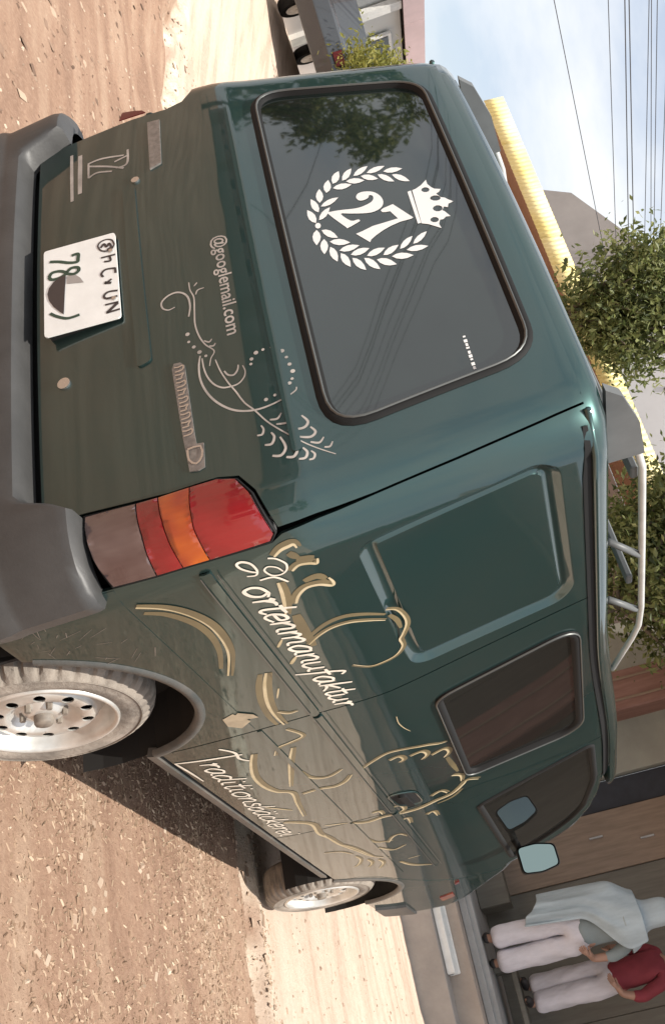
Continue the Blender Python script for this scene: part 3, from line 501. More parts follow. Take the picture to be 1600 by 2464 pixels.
# tailgate
tg_r = [(.69, .662), (.690, .7668), (.704, .9629), (.700, 1.0746), (.712, 1.122), (.758, 1.152), (.850, 1.176)] + [(a - .001, b) for a, b in SEAM[1:]]
tg = tg_r + [(a, b) for a, b in mir(tg_r)]
tailgate = patch('tailgate', tg, [inset(rwin, -.004)], step=.045, parent=van, fold=.022)
frame('window_seal', rwin, .012, .020, [(0, .001), (.25, .009), (.55, .010), (.8, .004), (1, -.008)], 'rubber', tailgate)
frame('window_trim', inset(rwin, .006), .0035, .0035, [(0, .009), (.3, .013), (.7, .013), (1, .009)], 'seal_bright', tailgate)
rear_window = patch('rear_window', inset(rwin, .016), step=.05, off=-.004, m='glass', parent=van, fold=.004)
patch('recess_glint_strip', round_poly([(-.36, .925), (.335, .925), (.325, .962), (-.35, .962)], .012, 3), off=.005, parent=tailgate, fold=.007, step=.05)  # strip added for the highlight along the plate recess's upper edge
patch('ledge', round_poly([(-.70, 1.246), (.70, 1.246), (.70, 1.268), (-.70, 1.268)], .008, 2), off=.004, parent=tailgate, fold=.006, step=.05)
for c, r in (((.3062, .7342), .0165), ((-.3786, .9646), .012)):
    lk = patch('lock', [(c[0] + r * math.cos(k * math.pi / 8), c[1] + r * math.sin(k * math.pi / 8)) for k in range(16)], off=.005, m='chrome', parent=tailgate, fold=.007, step=.02)
patch('badge', DIG['badge_l'], off=.005, m='badge', parent=tailgate, fold=.006, step=.03)
bd = patch('badge', DIG['badge_r'], off=.004, m='badge', parent=tailgate, fold=.005, step=.02)
for k in range(9):   # worn raised letters of the model badge, no longer legible
    x = .372 + k * .0235; ink = Ink(.0062)
    ink.stroke([(x, 1.0145), (x + .002, 1.0255), (x, 1.036), (x + .009, 1.037 - .007 * (k % 2)), (x + .014, 1.030), (x + .014, 1.0155)], .0038, 0, 3)
    ink.build('badge_letter', 'chrome', tailgate)
ink = Ink(.0062); ink.stroke([(.612, 1.020), (.612, 1.050), (.640, 1.050), (.655, 1.035), (.640, 1.020), (.614, 1.020)], .005, 0, 2); ink.build('badge_letter', 'chrome', tailgate)

# stickers and painted lines on the rear
wr = Ink(-.0028)
for p in DIG['leaf']: wr.poly(p)
wr.poly(catmull(DIG['two'], 3, True)); wr.poly(DIG['seven']); wr.poly(DIG['band']); wr.poly(DIG['dotw'])
a = Ink(-.0028)
cp = DIG['crown']; hs = DIG['crown_holes']
sticker = wr.build('wreath_sticker', 'white_vinyl', rear_window); sticker['label'] = 'white wreath of leaves around the number 27'
patch('crown_sticker', cp, hs, off=-.0026, m='white_vinyl', parent=rear_window, fold=.0006, step=.02, steiner=False)
ds = Ink(-.0028); d0, d1 = DIG['dash']
for k in range(9):
    t = k / 9 + .01; t2 = t + (.085 if k % 3 else .05)
    ds.stroke([(d0[0] + (d1[0] - d0[0]) * t, d0[1] + (d1[1] - d0[1]) * t), (d0[0] + (d1[0] - d0[0]) * t2, d0[1] + (d1[1] - d0[1]) * t2)], .008 if k % 2 else .006, 0, 2)
ds.build('small_sticker', 'white_vinyl', rear_window)
sw = Ink()
for w, p in DIG['swirl']: sw.stroke(p, w * .95, .45)
for i, p in enumerate(DIG['dots']): sw.dot(p, .0040 + .0018 * ((i * 7) % 3) / 2)
sw.build('painted_scroll', 'grey_line', tailgate)
font_patch('mail_lettering', '@googlemail.com', (-.036, 1.158), (.318, 1.152), 'grey_line', tailgate, bold=.012)
mk = Ink()
for w, p in DIG['mark_l']: mk.stroke(p, w * 1.05, .1)
mk.build('sticker_marks', 'gold', tailgate).data.materials[0] = MATS['grey_line']

# number plate
pl = empty('number_plate'); pl.parent = van
PW, PH = .328, .200
pm = Matrix.Translation((-.0024 - PW / 2, -.030, .699)) @ Matrix.Rotation(-R(4), 4, 'X') @ Matrix.Rotation(R(90), 4, 'X')
def plate_pt(u, v, d=0.): return tuple(pm @ Vector((u * PW, v * PH, d)))
bp = bmesh.new(); outl = round_poly([(0, 0), (1, 0), (1, 1), (0, 1)], .04, 3)
fr = [bp.verts.new(plate_pt(u, v, .002)) for u, v in outl]; bk = [bp.verts.new(plate_pt(u, v, -.002)) for u, v in outl]
bp.faces.new(fr); bp.faces.new(bk[::-1])
for i in range(len(fr)): bp.faces.new((fr[i], bk[i], bk[(i + 1) % len(fr)], fr[(i + 1) % len(fr)]))
me = bpy.data.meshes.new('plate_sheet'); bp.to_mesh(me); bp.free(); link('plate_sheet', me, 'plate', pl)
def plate_ink(name, strokes, m, polys=(), d=.003):
    V = []; F = []
    for w, p in strokes:
        c = catmull(p, 6); L = len(c); b = len(V)
        for i, q in enumerate(c):
            a_, d_ = c[max(0, i - 1)], c[min(L - 1, i + 1)]; tx, ty = (d_[0] - a_[0]) * PW, (d_[1] - a_[1]) * PH; l = math.hypot(tx, ty) or 1e-9
            for sg in (1, -1): V.append(plate_pt(q[0] - ty / l * w * .5 * sg * .9, q[1] + tx / l * w * .5 * sg * PW / PH * .9, d))
        F += [(b + 2 * i, b + 2 * i + 1, b + 2 * i + 3, b + 2 * i + 2) for i in range(L - 1)]
    for p in polys:
        b = len(V); V += [plate_pt(u, v, d) for u, v in p]; F.append(tuple(range(b, len(V))))
    mesh_obj(name, V, F, m, pl)
ST = DIG['plate_strokes']
for grp in ((0,), (1, 2), (3,)): plate_ink('plate_digit', [ST[i] for i in grp], 'plate_green')
for grp in ((4,), (5,), (6, 7), (8, 9), (10, 11), (12,), (13, 14, 15)): plate_ink('plate_letter', [ST[i] for i in grp], 'plate_ink')
plate_ink('plate_dark_mark', [], 'plate_ink', [DIG['plate_black']], d=.0034)  # flat dark half-disc laid over part of the number
plate_ink('plate_grey_mark', [], 'plate_grey_mark', [DIG['plate_grey']], d=.0032)  # flat grey patch laid beside the dark one
for u in (.22, .78):
    b_ = [Vector(plate_pt(u, .93, d_)) for d_ in (.001, .006)]; MB().tube([tuple(b_[0]), tuple(b_[1])], .006, 8).build('plate_bolt', 'chrome', pl)
MB().box(-.15, .15, -.016, .01, .705, .88).build('plate_holder', 'rubber', pl)

# tail lamps
def lamp(sg):
    fl = (lambda p: p) if sg > 0 else mir
    root = patch('tail_light', fl(inset(LAMP, -.004)), off=-.006, m='lamp_reflector', parent=van, fold=.03, step=.03)
    frame('lamp_seal', fl(inset(LAMP, -.001)), .004, .004, [(0, -.004), (.3, .004), (.7, .004), (1, -.006)], 'rubber', root)
    pieces = [('reversing_lens', 'lens_clear', [(.7045, .7695), (.7317, .768), (.8026, .777), (.8714, .795), (.8745, .8925), (.79, .8930), (.7125, .8875)]),
              ('reflector_lens', 'lens_red', [(.7130, .8905), (.79, .896), (.8745, .8955), (.8735, .954), (.7885, .9445), (.7145, .9395)]),
              ('indicator_lens', 'lens_amber', [(.7150, .942), (.7885, .947), (.8735, .9565), (.8735, 1.0145), (.806, 1.006), (.7125, 1.012)]),
              ('brake_lens', 'lens_red', [(.7125, 1.0145), (.806, 1.0085), (.8735, 1.017), (.8725, 1.150), (.8588, 1.162), (.7656, 1.138), (.7245, 1.1135), (.711, 1.0746)])]
    for n, m_, p in pieces: patch(n, fl(p), m=m_, parent=root, fold=.014, step=.014, geo=True, offz=lambda s, z: .003 + .012 * max(0, 1 - ((abs(s) - .785) / .092) ** 2) + .004 * math.cos((z - .96) * 9) + .0012 * math.sin(abs(s) * 420))
    if sg > 0:
        k = Ink(.0150)
        pass
lamp(1)
# the left-hand lamp is broken away: only a shard of its red lens is left at the top
patch('tail_light', [(-.765, .935), (-.722, .925), (-.718, 1.01), (-.735, 1.00), (-.75, .97)], off=.002, m='old_lens', parent=van, fold=.003, step=.03)

# bumper
def bumper():
    V = []; F = []; cols = []
    S_ = [-.905 + 1.81 * i / 72 for i in range(73)]
    for s in S_:
        a = abs(s); zt = .640 + .122 * sstep((a - .635) / .07); k = sstep((.905 - a) / .02)
        prof = [(.330, .0), (.335, .060), (.36, .080), (.45, .090), (.53, .090), (.562, .086), (.58, .074), (.595, .071), (zt - .032, .069), (zt - .010, .062), (zt - .001, .048), (zt, .012), (zt, -.012)]
        prof = [(z, o_ if o_ <= .012 else .010 + (o_ - .010) * (.45 + .55 * k) * (1 - .28 * sstep((a - .70) / .2))) for z, o_ in prof]
        for z, o_ in prof: V.append(Q(s, max(z, .40) if False else z, o_))
    n = len(prof)
    for i in range(len(S_) - 1):
        for j in range(n - 1): F.append((i * n + j, (i + 1) * n + j, (i + 1) * n + j + 1, i * n + j + 1))
    for i in (0, len(S_) - 1): F.append(tuple(i * n + j for j in (range(n) if i else reversed(range(n)))))
    ob = mesh_obj('rear_bumper', V, F, 'bumper', van); auto_smooth(ob, 38); return ob
rb = bumper()

# rear quarter with its blanked window pressing
arch_r = yz(arc(WR[0], WR[1] + .02, AR, 20.5, 157, 26))          # front foot -> over the top -> rear foot
RECESS = [(.982, 1.310), (1.60, 1.306), (1.742, 1.318), (1.733, 1.775), (1.668, 1.817), (.955, 1.800), (.912, 1.752)]
recess = round_poly(RECESS, [.05, .05, .09, .07, .06, .06, .05], 6)
def side_shell(sg):
    fl = (lambda p: p) if sg > 0 else mir
    q = [(.8725, .46), (.876, .7925), (.8795, .8872), (.8785, 1.0155), (.8775, 1.1517)] if sg > 0 else [(1.0, .46), (1.06, .60), (1.06, .99), (.96, 1.01), (.90, 1.05), (.8775, 1.1517)]
    q += [(.864, 1.178)] + [(a + .0015, b) for a, b in SEAM[1:]]
    q += [(.806 + (1.789 - .806) * k / 8, 1.885) for k in range(1, 8)] + DSEAM + arch_r + [(arch_r[-1][0] - .01, .46)]
    quarter = patch('quarter_panel', fl(q), [fl(recess)] if sg > 0 else [], step=.045, parent=van, fold=.014, gap=.003)
    if sg > 0:
        ri = inset(resample(recess, .03), .045)
        ring('window_pressing', resample(recess, .03), ri, [(0, 0.), (.10, -.002), (.35, -.012), (.62, -.0165), (.85, -.0165), (1, -.011)], 'paint', quarter)
        patch('blank_panel', ri, off=-.011, parent=quarter, fold=0, step=.05)
    # sliding door (front passenger door behind the seam of the cab)
    d = list(reversed(DSEAM)) + [(1.789 + (3.165 - 1.789) * k / 10, s_top(1.789 + (3.165 - 1.789) * k / 10)) for k in range(1, 10)] + FSEAM
    w2 = round_poly([(2.030, 1.335), (2.893, 1.328), (2.915, 1.806), (1.955, 1.812)], [.05, .06, .12, .10], 7)
    sd = patch('sliding_door', fl(d), [fl(w2)], step=.05, parent=van, fold=.014, gap=.0035)
    if sg > 0:
        frame('window_seal', fl(w2), .012, .020, [(0, .001), (.25, .008), (.6, .008), (.85, .002), (1, -.008)], 'rubber', sd)
        frame('window_trim', fl(inset(w2, -.008)), .0022, .0022, [(0, .006), (.3, .011), (.7, .011), (1, .006)], 'seal_bright', sd)
    patch('side_window', fl(inset(w2, .016)), off=-.005, m='side_glass', parent=sd, fold=.003)
    # cab door
    arch_f = yz(arc(WF[0], WF[1] + .02, AR + .01, 160, 20, 26))
    fd = list(reversed(FSEAM)) + [(s_of_y(y, zg(y) - .004), zg(y) - .004) for y in (2.6, 2.8, 3.0)] + yz([(3.32, 1.885), (3.56, 1.82), (3.76, 1.70), (3.90, 1.54), (3.97, 1.38), (4.0, 1.28), (3.92, 1.05), (3.60, .80), (3.36, .69), (3.27, .60), (3.255, .482)])
    w3 = round_poly(yz([(2.56, 1.312), (3.84, 1.355), (3.74, 1.52), (3.58, 1.69), (3.38, 1.795), (2.95, 1.858), (2.40, 1.848)]), [.04, .04, .08, .10, .10, .15, .05], 6)
    cd = patch('cab_door', fl(fd), [fl(w3)], step=.05, parent=van, fold=.014, gap=.0035)
    if sg > 0: frame('window_seal', fl(w3), .010, .020, [(0, .001), (.25, .008), (.6, .008), (.85, .002), (1, -.008)], 'rubber', cd)
    patch('door_window', fl(inset(w3, .016)), off=-.005, m='side_glass', parent=cd, fold=.003)
    # wing, nose and windscreen pillar
    fb = yz([(3.255, .482), (3.27, .60), (3.36, .69), (3.60, .80), (3.92, 1.05), (4.0, 1.28), (3.97, 1.38), (3.90, 1.54), (3.76, 1.70), (3.56, 1.82), (3.32, 1.885)])
    fb += [(s_of_y(3.0, 1.926), 1.926)] + [(4.3 + (SEND - 4.3) * k / 8, 1.915) for k in range(1, 9)] + [(SEND, z) for z in (1.7, 1.5, 1.3, 1.1, .9, .7, .48)]
    fb += [(arch_f[-1][0], .465)] + arch_f[::-1][1:-1]
    ws = round_poly([(SEND - .004, 1.36), (SEND - .004, 1.86), (4.95, 1.84), (5.02, 1.36)], [.001, .001, .06, .06], 4)
    nose = patch('front_wing', fl(fb), [fl(ws)], step=.06, parent=van, fold=.014, gap=.0035)
    patch('windscreen', fl(inset(ws, .004)), off=-.006, m='side_glass', parent=nose, fold=.003)
    # arch lips and wells
    for arch in (arch_r, arch_f):
        L = arch; V = []; F = []
        cz_ = WR[1] + .02; 
        for a_, b_ in L:
            y_ = P(a_, b_)[1]; cy_ = WR[0] if arch is arch_r else WF[0]; dy, dz = y_ - cy_, b_ - cz_; l = math.hypot(dy, dz)
            for k, of in ((-.014, -.012), (-.012, .004), (.0, .008), (.012, .006), (.018, .0)):
                yy, zz = y_ + dy / l * k, b_ + dz / l * k; V.append(Q(s_of_y(yy, zz) * sg, zz, of))
        for i in range(len(L) - 1):
            for j in range(4): F.append((i * 5 + j, (i + 1) * 5 + j, (i + 1) * 5 + j + 1, i * 5 + j + 1))
        mesh_obj('arch_lip', V, F, 'clad', quarter if arch is arch_r else nose, True)
        V = []; F = []; cy_ = WR[0] if arch is arch_r else WF[0]
        for k in range(25):
            t = R(-15 + 210 * k / 24)
            for x in (.84, .50): V.append((sg * x, cy_ + (AR + .012) * math.cos(t), cz_ + (AR + .012) * math.sin(t)))
        for k in range(24): F.append((2 * k, 2 * k + 1, 2 * k + 3, 2 * k + 2))
        b0 = len(V); V += [(sg * .50, cy_, cz_)]; 
        F += [(b0, 2 * k + 1, 2 * k + 3) for k in range(24)]
        mesh_obj('wheel_well', V, F, 'under', quarter if arch is arch_r else nose)
    # lower cladding behind the rear wheel and along the sill
    if sg > 0:
        c = [(.8725 + .002, .475), (.879, .7925), (1.25, .799), (1.82, .806), (1.838, .50)] + [(a_, b_) for a_, b_ in arch_r[1:-1]] + [(arch_r[-1][0] - .012, .475)]
        patch('lower_cladding', c, off=.0014, m='paint', parent=quarter, fold=.002, gap=.004, step=.045)
    for nm, a0, a1, z0, z1, par in (('side_moulding', .905, 1.818, .975, 1.004, quarter), ('side_moulding', 1.838, 3.03, .975, 1.004, sd), ('side_moulding', 3.052, 4.25, .975, 1.004, cd)):
        patch(nm, fl(round_poly([(a0, z0), (a1, z0), (a1, z1), (a0, z1)], .008, 2)), offz=lambda s, z: .004 + .007 * (1 - ((z - .9895) / .0150) ** 2 if abs(z - .9895) < .0149 else 0), m='paint', parent=par, fold=.006, step=.012 if sg > 0 else .05, steiner=False)
        if sg > 0:
            l = Ink(.0085)
            l.stroke([(a0 + .01, z0 + .0025), (a1 - .01, z0 + .0025)], .003, 0, 16); l.stroke([(a0 + .01, z1 + .012), (a1 - .01, z1 + .012)], .0022, 0, 16)
            l.off = .002
            l.build('moulding_trim', 'seal_bright', par)
    patch('sill', fl([(1.85, .468), (3.99, .468), (3.99, .440), (1.85, .440)]), off=.004, m='clad', parent=sd, fold=.03, step=.06, steiner=False)
    return quarter, sd, cd, nose
quarter, sdoor, cdoor, nose = side_shell(1)
side_shell(-1)
# the second crease pressed along both right-hand doors, below the moulding
for par, a0, a1 in ((sdoor, 1.838, 3.03), (cdoor, 3.052, 4.2)):
    for z0, z1 in ((.80, .815),):
        patch('door_crease', [(a0, z0), (a1, z0), (a1, z1), (a0, z1)], offz=lambda s, z: .003, m='paint', parent=par, fold=.004, step=.05, steiner=False)

# roof
def roof():
    V = []; F = []; n = 150
    S_ = [-SEND + 2 * SEND * i / n for i in range(n)]
    prof = [(0, 0), (.006, .022), (.018, .040), (.038, .056), (.07, .068), (.12, .078), (.2, .088), (.3, .095), (.42, .100), (.56, .102), (.70, .103)]
    for s in S_:
        e = P(s, 1.884); z0 = zg(e[1]) - .003
        cy = min(max(e[1], .75), 2.7); tx, ty = -e[0], cy - e[1]; L = math.hypot(tx, ty)
        for d, dz in prof:
            t = min(.999, d / .74 * 1.0) if L > .74 else min(.999, d / .74)
            V.append((e[0] + tx * t, e[1] + ty * t, z0 + dz * .82))
    m_ = len(prof)
    for i in range(n):
        k = (i + 1) % n
        for j in range(m_ - 1): F.append((i * m_ + j, k * m_ + j, k * m_ + j + 1, i * m_ + j + 1))
    F.append(tuple(i * m_ + m_ - 1 for i in range(n)))
    return mesh_obj('roof', V, F, 'paint', van, True)
rf = roof()
for sg in (1, -1):
    path = []
    for k in range(30):
        s = .822 + (4.35 - .822) * k / 29; y = P(s, 1.88)[1]; p = Q(s * sg, zg(y), .006); path.append(p)
    MB().tube([(x, y, z - .004) for x, y, z in path], .0085, 8).build('rain_gutter', 'paint', rf, True)
    V = []; F = []
    for k in range(60):
        s = .858 + (4.33 - .858) * k / 59; y = P(s, 1.88)[1]; h_ = .5 + .5 * min(1, k / 3)
        for z_, o_ in ((zg(y) - .010, .0018), (zg(y) - .010 - .024 * h_, .0022)): V.append(Q(s * sg, z_, o_))
    for i in range(59): F.append((2 * i, 2 * i + 1, 2 * i + 3, 2 * i + 2) if sg < 0 else (2 * i, 2 * i + 2, 2 * i + 3, 2 * i + 1))
    mesh_obj('gutter_shade_strip', V, F, 'rubber', rf, True)  # flat dark strip, coloured for the shade inside the drip channel
    # roof rail
    rr = empty('roof_rail'); rr.parent = van
    x = .64 * sg
    MB().tube([(x, .36, 1.955), (x, .44, 2.02), (x, .58, 2.045), (x, 1.0, 2.058), (x, 1.45, 2.070), (x, 1.60, 2.066), (x, 1.70, 2.045), (x, 1.95, 1.975)], .0105, 10).build('rail', 'rack', rr, True)
    for y0 in (.97, 1.36):
        MB().tube([(x, y0 + .10, 2.052), (x, y0 - .04, 1.955)], .011, 8).build('rail_foot', 'rack_grey', rr, True)
    v = [(x - .012, .20, 1.945), (x - .012, .50, 1.95), (x - .012, .50, 2.045), (x - .012, .36, 2.028), (x - .012, .24, 1.985)]
    w = [(a_ + .024, b_, c_) for a_, b_, c_ in v]; m_ = len(v)
    mesh_obj('rail_end_cap', v + w, [tuple(reversed(range(m_))), tuple(range(m_, 2 * m_))] + [(i, (i + 1) % m_, m_ + (i + 1) % m_, m_ + i) for i in range(m_)], 'rack_grey', rr)
for y0 in (.62, 1.25):
    MB().box(-.63, .63, y0 - .025, y0 + .025, 2.02, 2.04).build('roof_bar', 'rack_grey', van, bevel=.004)

# dark shell behind the panel gaps and the floor pan
V = []; F = []; zs = [1.06, 1.2, 1.35, 1.5, 1.7, 1.86]; ss = [-SEND + 2 * SEND * i / 120 for i in range(121)]
for s in ss:
    for z in zs: V.append(Q(s, z, -.055))
for i in range(120):
    for j in range(5): F.append((i * 6 + j, (i + 1) * 6 + j, (i + 1) * 6 + j + 1, i * 6 + j + 1))
mesh_obj('inner_shell', V, F, 'dark_gap', van)
MB().box(-.66, .66, .16, 4.6, .27, .60).box(-.70, .70, .07, .3, .40, .95).box(-.80, .80, 1.12, 3.22, .445, .86).build('floor_pan', 'under', van)

# wheels
def wheel(y, sg):
    r = .308; xo = sg * .838
    t = empty('wheel', (xo, y, r)); t.parent = van
    prof = [(.205, -.004), (.222, .002), (.245, .004), (.262, -.001), (.268, .001), (.285, -.010), (.298, -.024), (.3035, -.034), (.306, -.044), (.308, -.06), (.308, -.10), (.308, -.14), (.30, -.165), (.28, -.18), (.21, -.185)]
    n = 240
    mod = lambda j, k: (-.011 if (k % 6 in (0, 1) and j in (5, 6, 7, 8, 9)) else (-.008 if (k % 6 in (3, 4) and j in (10, 11)) else 0))
    ty = MB().lathe([(a_, b_ * sg) for a_, b_ in prof], n, 'x', mod=mod).build('tyre', 'tyre', t); auto_smooth(ty, 40)
    MB().lathe([(.2655 + .0016 * math.cos(q), sg * (.0012 + .0018 * math.sin(q))) for q in [k * math.pi / 3 for k in range(7)]], 96, 'x').build('sidewall_rib', 'tyre', ty, True)
    # rim: dished steel disc with round holes
    def dep(rr): return {0: 0}.get(rr, 0)
    dp = pchip([(.0, -.020), (.045, -.020), (.06, -.038), (.075, -.042), (.092, -.028), (.105, -.016), (.135, -.018), (.150, -.030), (.160, -.052), (.170, -.056)])
    n_h = 10; N_ = 80
    outer = [(.170 * math.cos(2 * math.pi * k / N_), .170 * math.sin(2 * math.pi * k / N_)) for k in range(N_)]
    holes = []
    for h in range(n_h):
        a_ = 2 * math.pi * (h + .35) / n_h; c_ = (.122 * math.cos(a_), .122 * math.sin(a_)); holes.append([(c_[0] + .0165 * math.cos(2 * math.pi * k / 12), c_[1] + .0165 * math.sin(2 * math.pi * k / 12)) for k in range(12)][::-1])
    pts = list(outer); ed = [(i, (i + 1) % N_) for i in range(N_)]
    for h in holes: b = len(pts); pts += h; ed += [(b + i, b + (i + 1) % 12) for i in range(12)]
    for rr in (.158, .149, .141, .104, .098, .09, .08, .07, .06, .05, .035, .015):
        m_ = max(10, int(rr * 400)); pts += [(rr * math.cos(2 * math.pi * k / m_), rr * math.sin(2 * math.pi * k / m_)) for k in range(m_)]
    vo, eo, fo, *_ = delaunay_2d_cdt([Vector(p) for p in pts], ed, [], 0, 1e-6)
    P2 = [(v.x, v.y) for v in vo]; fs = []
    for f in fo:
        c_ = (sum(P2[i][0] for i in f) / 3, sum(P2[i][1] for i in f) / 3)
        if math.hypot(*c_) < .171 and not any(inside(c_, h) for h in holes): fs.append(tuple(f))
    V = [(sg * dp(math.hypot(*p)), p[0], p[1]) for p in P2]; nb = len(V); V2 = []; 
    k0 = N_
    for h in range(n_h):
        b = len(V); V += [(sg * (dp(math.hypot(*p)) - .004), p[0], p[1]) for p in holes[h]]
        fs += [(k0 + 12 * h + i, k0 + 12 * h + (i + 1) % 12, b + (i + 1) % 12, b + i) for i in range(12)]
    rim = mesh_obj('rim', V, fs, 'steel', t); 
    bm = bmesh.new(); bm.from_mesh(rim.data); bmesh.ops.recalc_face_normals(bm, faces=bm.faces); bm.to_mesh(rim.data); bm.free(); auto_smooth(rim, 50)
    MB().lathe([(.165, sg * -.056), (.178, sg * -.045), (.186, sg * -.022), (.190, sg * -.006), (.197, sg * .004), (.205, sg * .002), (.207, sg * -.008)], 96, 'x').build('rim_flange', 'steel', rim, True)
    MB().lathe([(.001, sg * -.07), (.20, sg * -.075)], 48, 'x').build('brake_drum', 'dark_gap', rim)
    hb = MB().lathe([(.001, sg * .004), (.022, sg * .004), (.026, sg * .0), (.028, sg * -.022), (.034, sg * -.024), (.036, sg * -.04)], 32, 'x').build('hub_cap', 'hub', t, True)
    for k in range(6):
        a_ = 2 * math.pi * k / 6 + .3; MB().lathe([(.001, sg * -.016), (.0085, sg * -.016), (.0095, sg * -.040)], 6, 'x', c=(0, .058 * math.cos(a_), .058 * math.sin(a_))).build('wheel_nut', 'hub', t)
    return t
for y in (WR[0], WF[0]):
    for sg in (1, -1): wheel(y, sg)

# door mirror
mr = empty('door_mirror', (.86, 3.47, 1.40)); mr.parent = van
def mirror_ring(o_, y, k=1.):
    base = round_poly([(.012, .0), (.140, .0), (.150, .10), (.132, .195), (.030, .195), (.008, .10)], .022, 4)
    cx, cz = .08, .10
    return [(cx + (x - cx) * k, y, cz + (z - cz) * k) for x, z in base]
V = []; F = []
rows = [(.0, 1.0), (.012, 1.05), (.03, 1.04), (.06, .92), (.085, .6), (.092, .2)]
for yy, k in rows: V += mirror_ring(0, yy, k)
n = len(V) // len(rows)
for r_ in range(len(rows) - 1):
    for i in range(n): F.append((r_ * n + i, r_ * n + (i + 1) % n, (r_ + 1) * n + (i + 1) % n, (r_ + 1) * n + i))
F.append(tuple((len(rows) - 1) * n + i for i in range(n)))
hs_ = mesh_obj('mirror_housing', V, F, 'rubber', mr, True)
V = mirror_ring(0, .004, .93); mg = mesh_obj('mirror_glass', V, [tuple(range(n))], 'mirror_glass', mr); 
MB().tube([(-.06, .03, .0), (.02, .04, .02), (.05, .045, .06)], .018, 8).build('mirror_arm', 'rubber', mr, True)
mr.rotation_euler = (R(-9), 0, R(6))

# side details: handle, repeater, lower flap
hp = DIG['handle']; hc = (sum(p[0] for p in hp) / len(hp), sum(p[1] for p in hp) / len(hp))
hr = round_poly([(2.80, 1.005), (2.99, 1.025), (3.02, 1.125), (2.83, 1.115)], .05, 5)
hd = patch('door_handle', hr, off=.002, m='dark_gap', parent=sdoor, fold=.002, step=.03)
frame('handle_rim', hr, .006, .006, [(0, .002), (.4, .006), (1, .002)], 'paint', sdoor)
patch('handle_grip', round_poly([(2.83, 1.045), (2.985, 1.06), (2.995, 1.085), (2.84, 1.075)], .012, 3), off=.014, m='rubber', parent=sdoor, fold=.012, step=.03)
s0, z0 = s_of_y(3.98, 1.0), 1.0
rp_ = patch('side_repeater', round_poly([(s0, z0), (s0 + .045, z0), (s0 + .045, z0 + .03), (s0, z0 + .03)], .010, 3), off=.010, m='lens_red', parent=nose, fold=.010, step=.02)
rp2 = patch('corner_lamp', round_poly([(s0 + .28, .86), (s0 + .40, .86), (s0 + .40, .95), (s0 + .28, .95)], .012, 3), off=.006, m='lens_amber', parent=nose, fold=.006, step=.02)
fbm = patch('front_bumper', [(s_of_y(4.30, .60), .48), (SEND, .48), (SEND, .66), (s_of_y(4.30, .60), .655)], off=.016, m='bumper', parent=nose, fold=.04, step=.06)
# mud flap behind the rear wheel, exhaust-side
MB().box(.66, .84, .285, .297, .16, .46).build('mud_flap', 'rubber', van)

# scrollwork on the right side
for w, p in DIG['goldband']:
    g = Ink(.0008 if min(q[1] for q in p) > .81 or p[0][0] > 1.84 else .0021); g.stroke(p, w * 1.0, .5); g.build('gold_scroll_shade', 'gold', quarter if p[0][0] < 1.84 else sdoor)
for w, p in DIG['cream']:      # soft olive-gold shading painted along the inside of the cream lines
    if w < .006 or len(p) < 3: continue
    c = catmull(p, 4); sh = []
    for i in range(0, len(c), 2):
        a_, d_ = c[max(0, i - 1)], c[min(len(c) - 1, i + 1)]; tx, tz = d_[0] - a_[0], d_[1] - a_[1]; l = math.hypot(tx, tz) or 1e-9
        sh.append((c[i][0] - tz / l * w * .95, c[i][1] + tx / l * w * .95))
    if len(sh) < 3: continue
    low = min(q[1] for q in p) < .81 and max(q[0] for q in p) < 1.86
    g = Ink(.0022 if low else .0010); g.stroke(sh, w * 1.8, .7, 3); g.build('gold_scroll_shade', 'gold', quarter if max(q[0] for q in p) < 1.86 else sdoor)
c1, c2, c3 = Ink(.0026), Ink(.0014), Ink(.0014)
for w, p in DIG['cream']: (c3 if max(q[0] for q in p) > 1.86 else c1 if min(q[1] for q in p) < .80 else c2).stroke(p, w * .88, .5)
c1.build('cream_scroll', 'cream', quarter); c2.build('cream_scroll', 'cream', quarter); c3.build('cream_scroll', 'cream', sdoor)
tx_ = Ink(.0019)
for w, p in DIG['tloops']: tx_.stroke(p, w * .9, .3)
script(tx_, 'ortenmanufaktur', (1.000, 1.040), (1.822, 1.057), .047, .0098)
tx_.build('side_lettering', 'lettering', quarter)
t2 = Ink(.0019)
script(t2, 'raditionsb\u00e4ckerei', (1.985, .553), (3.02, .512), .050, .0098)
t2.stroke([(1.99, .70), (1.975, .63), (1.958, .55), (1.946, .49)], .011, .3); t2.stroke([(1.90, .655), (1.96, .685), (2.02, .680), (2.06, .70)], .010, .4); t2.stroke([(1.946, .492), (2.05, .500), (2.16, .505)], .009, .5)
t2.build('door_lettering', 'lettering', sdoor)
md = Ink(.003); md.poly(DIG['mud']); md.poly([(1.66, .80), (1.70, .835), (1.73, .84), (1.72, .80), (1.69, .775)]); md.build('mud_splash', 'mud', quarter)
sc_ = Ink(.0024); rnd = random.Random(4)
for k in range(26):
    a_, b_ = .90 + rnd.random() * .28, .52 + rnd.random() * .26; an = rnd.gauss(-.9, .5); l = .012 + rnd.random() * .05
    sc_.stroke([(a_, b_), (a_ + l * math.cos(an), b_ + l * math.sin(an))], .0012 + rnd.random() * .0012, .5, 3)
sc_.build('scratches', 'badge', quarter)

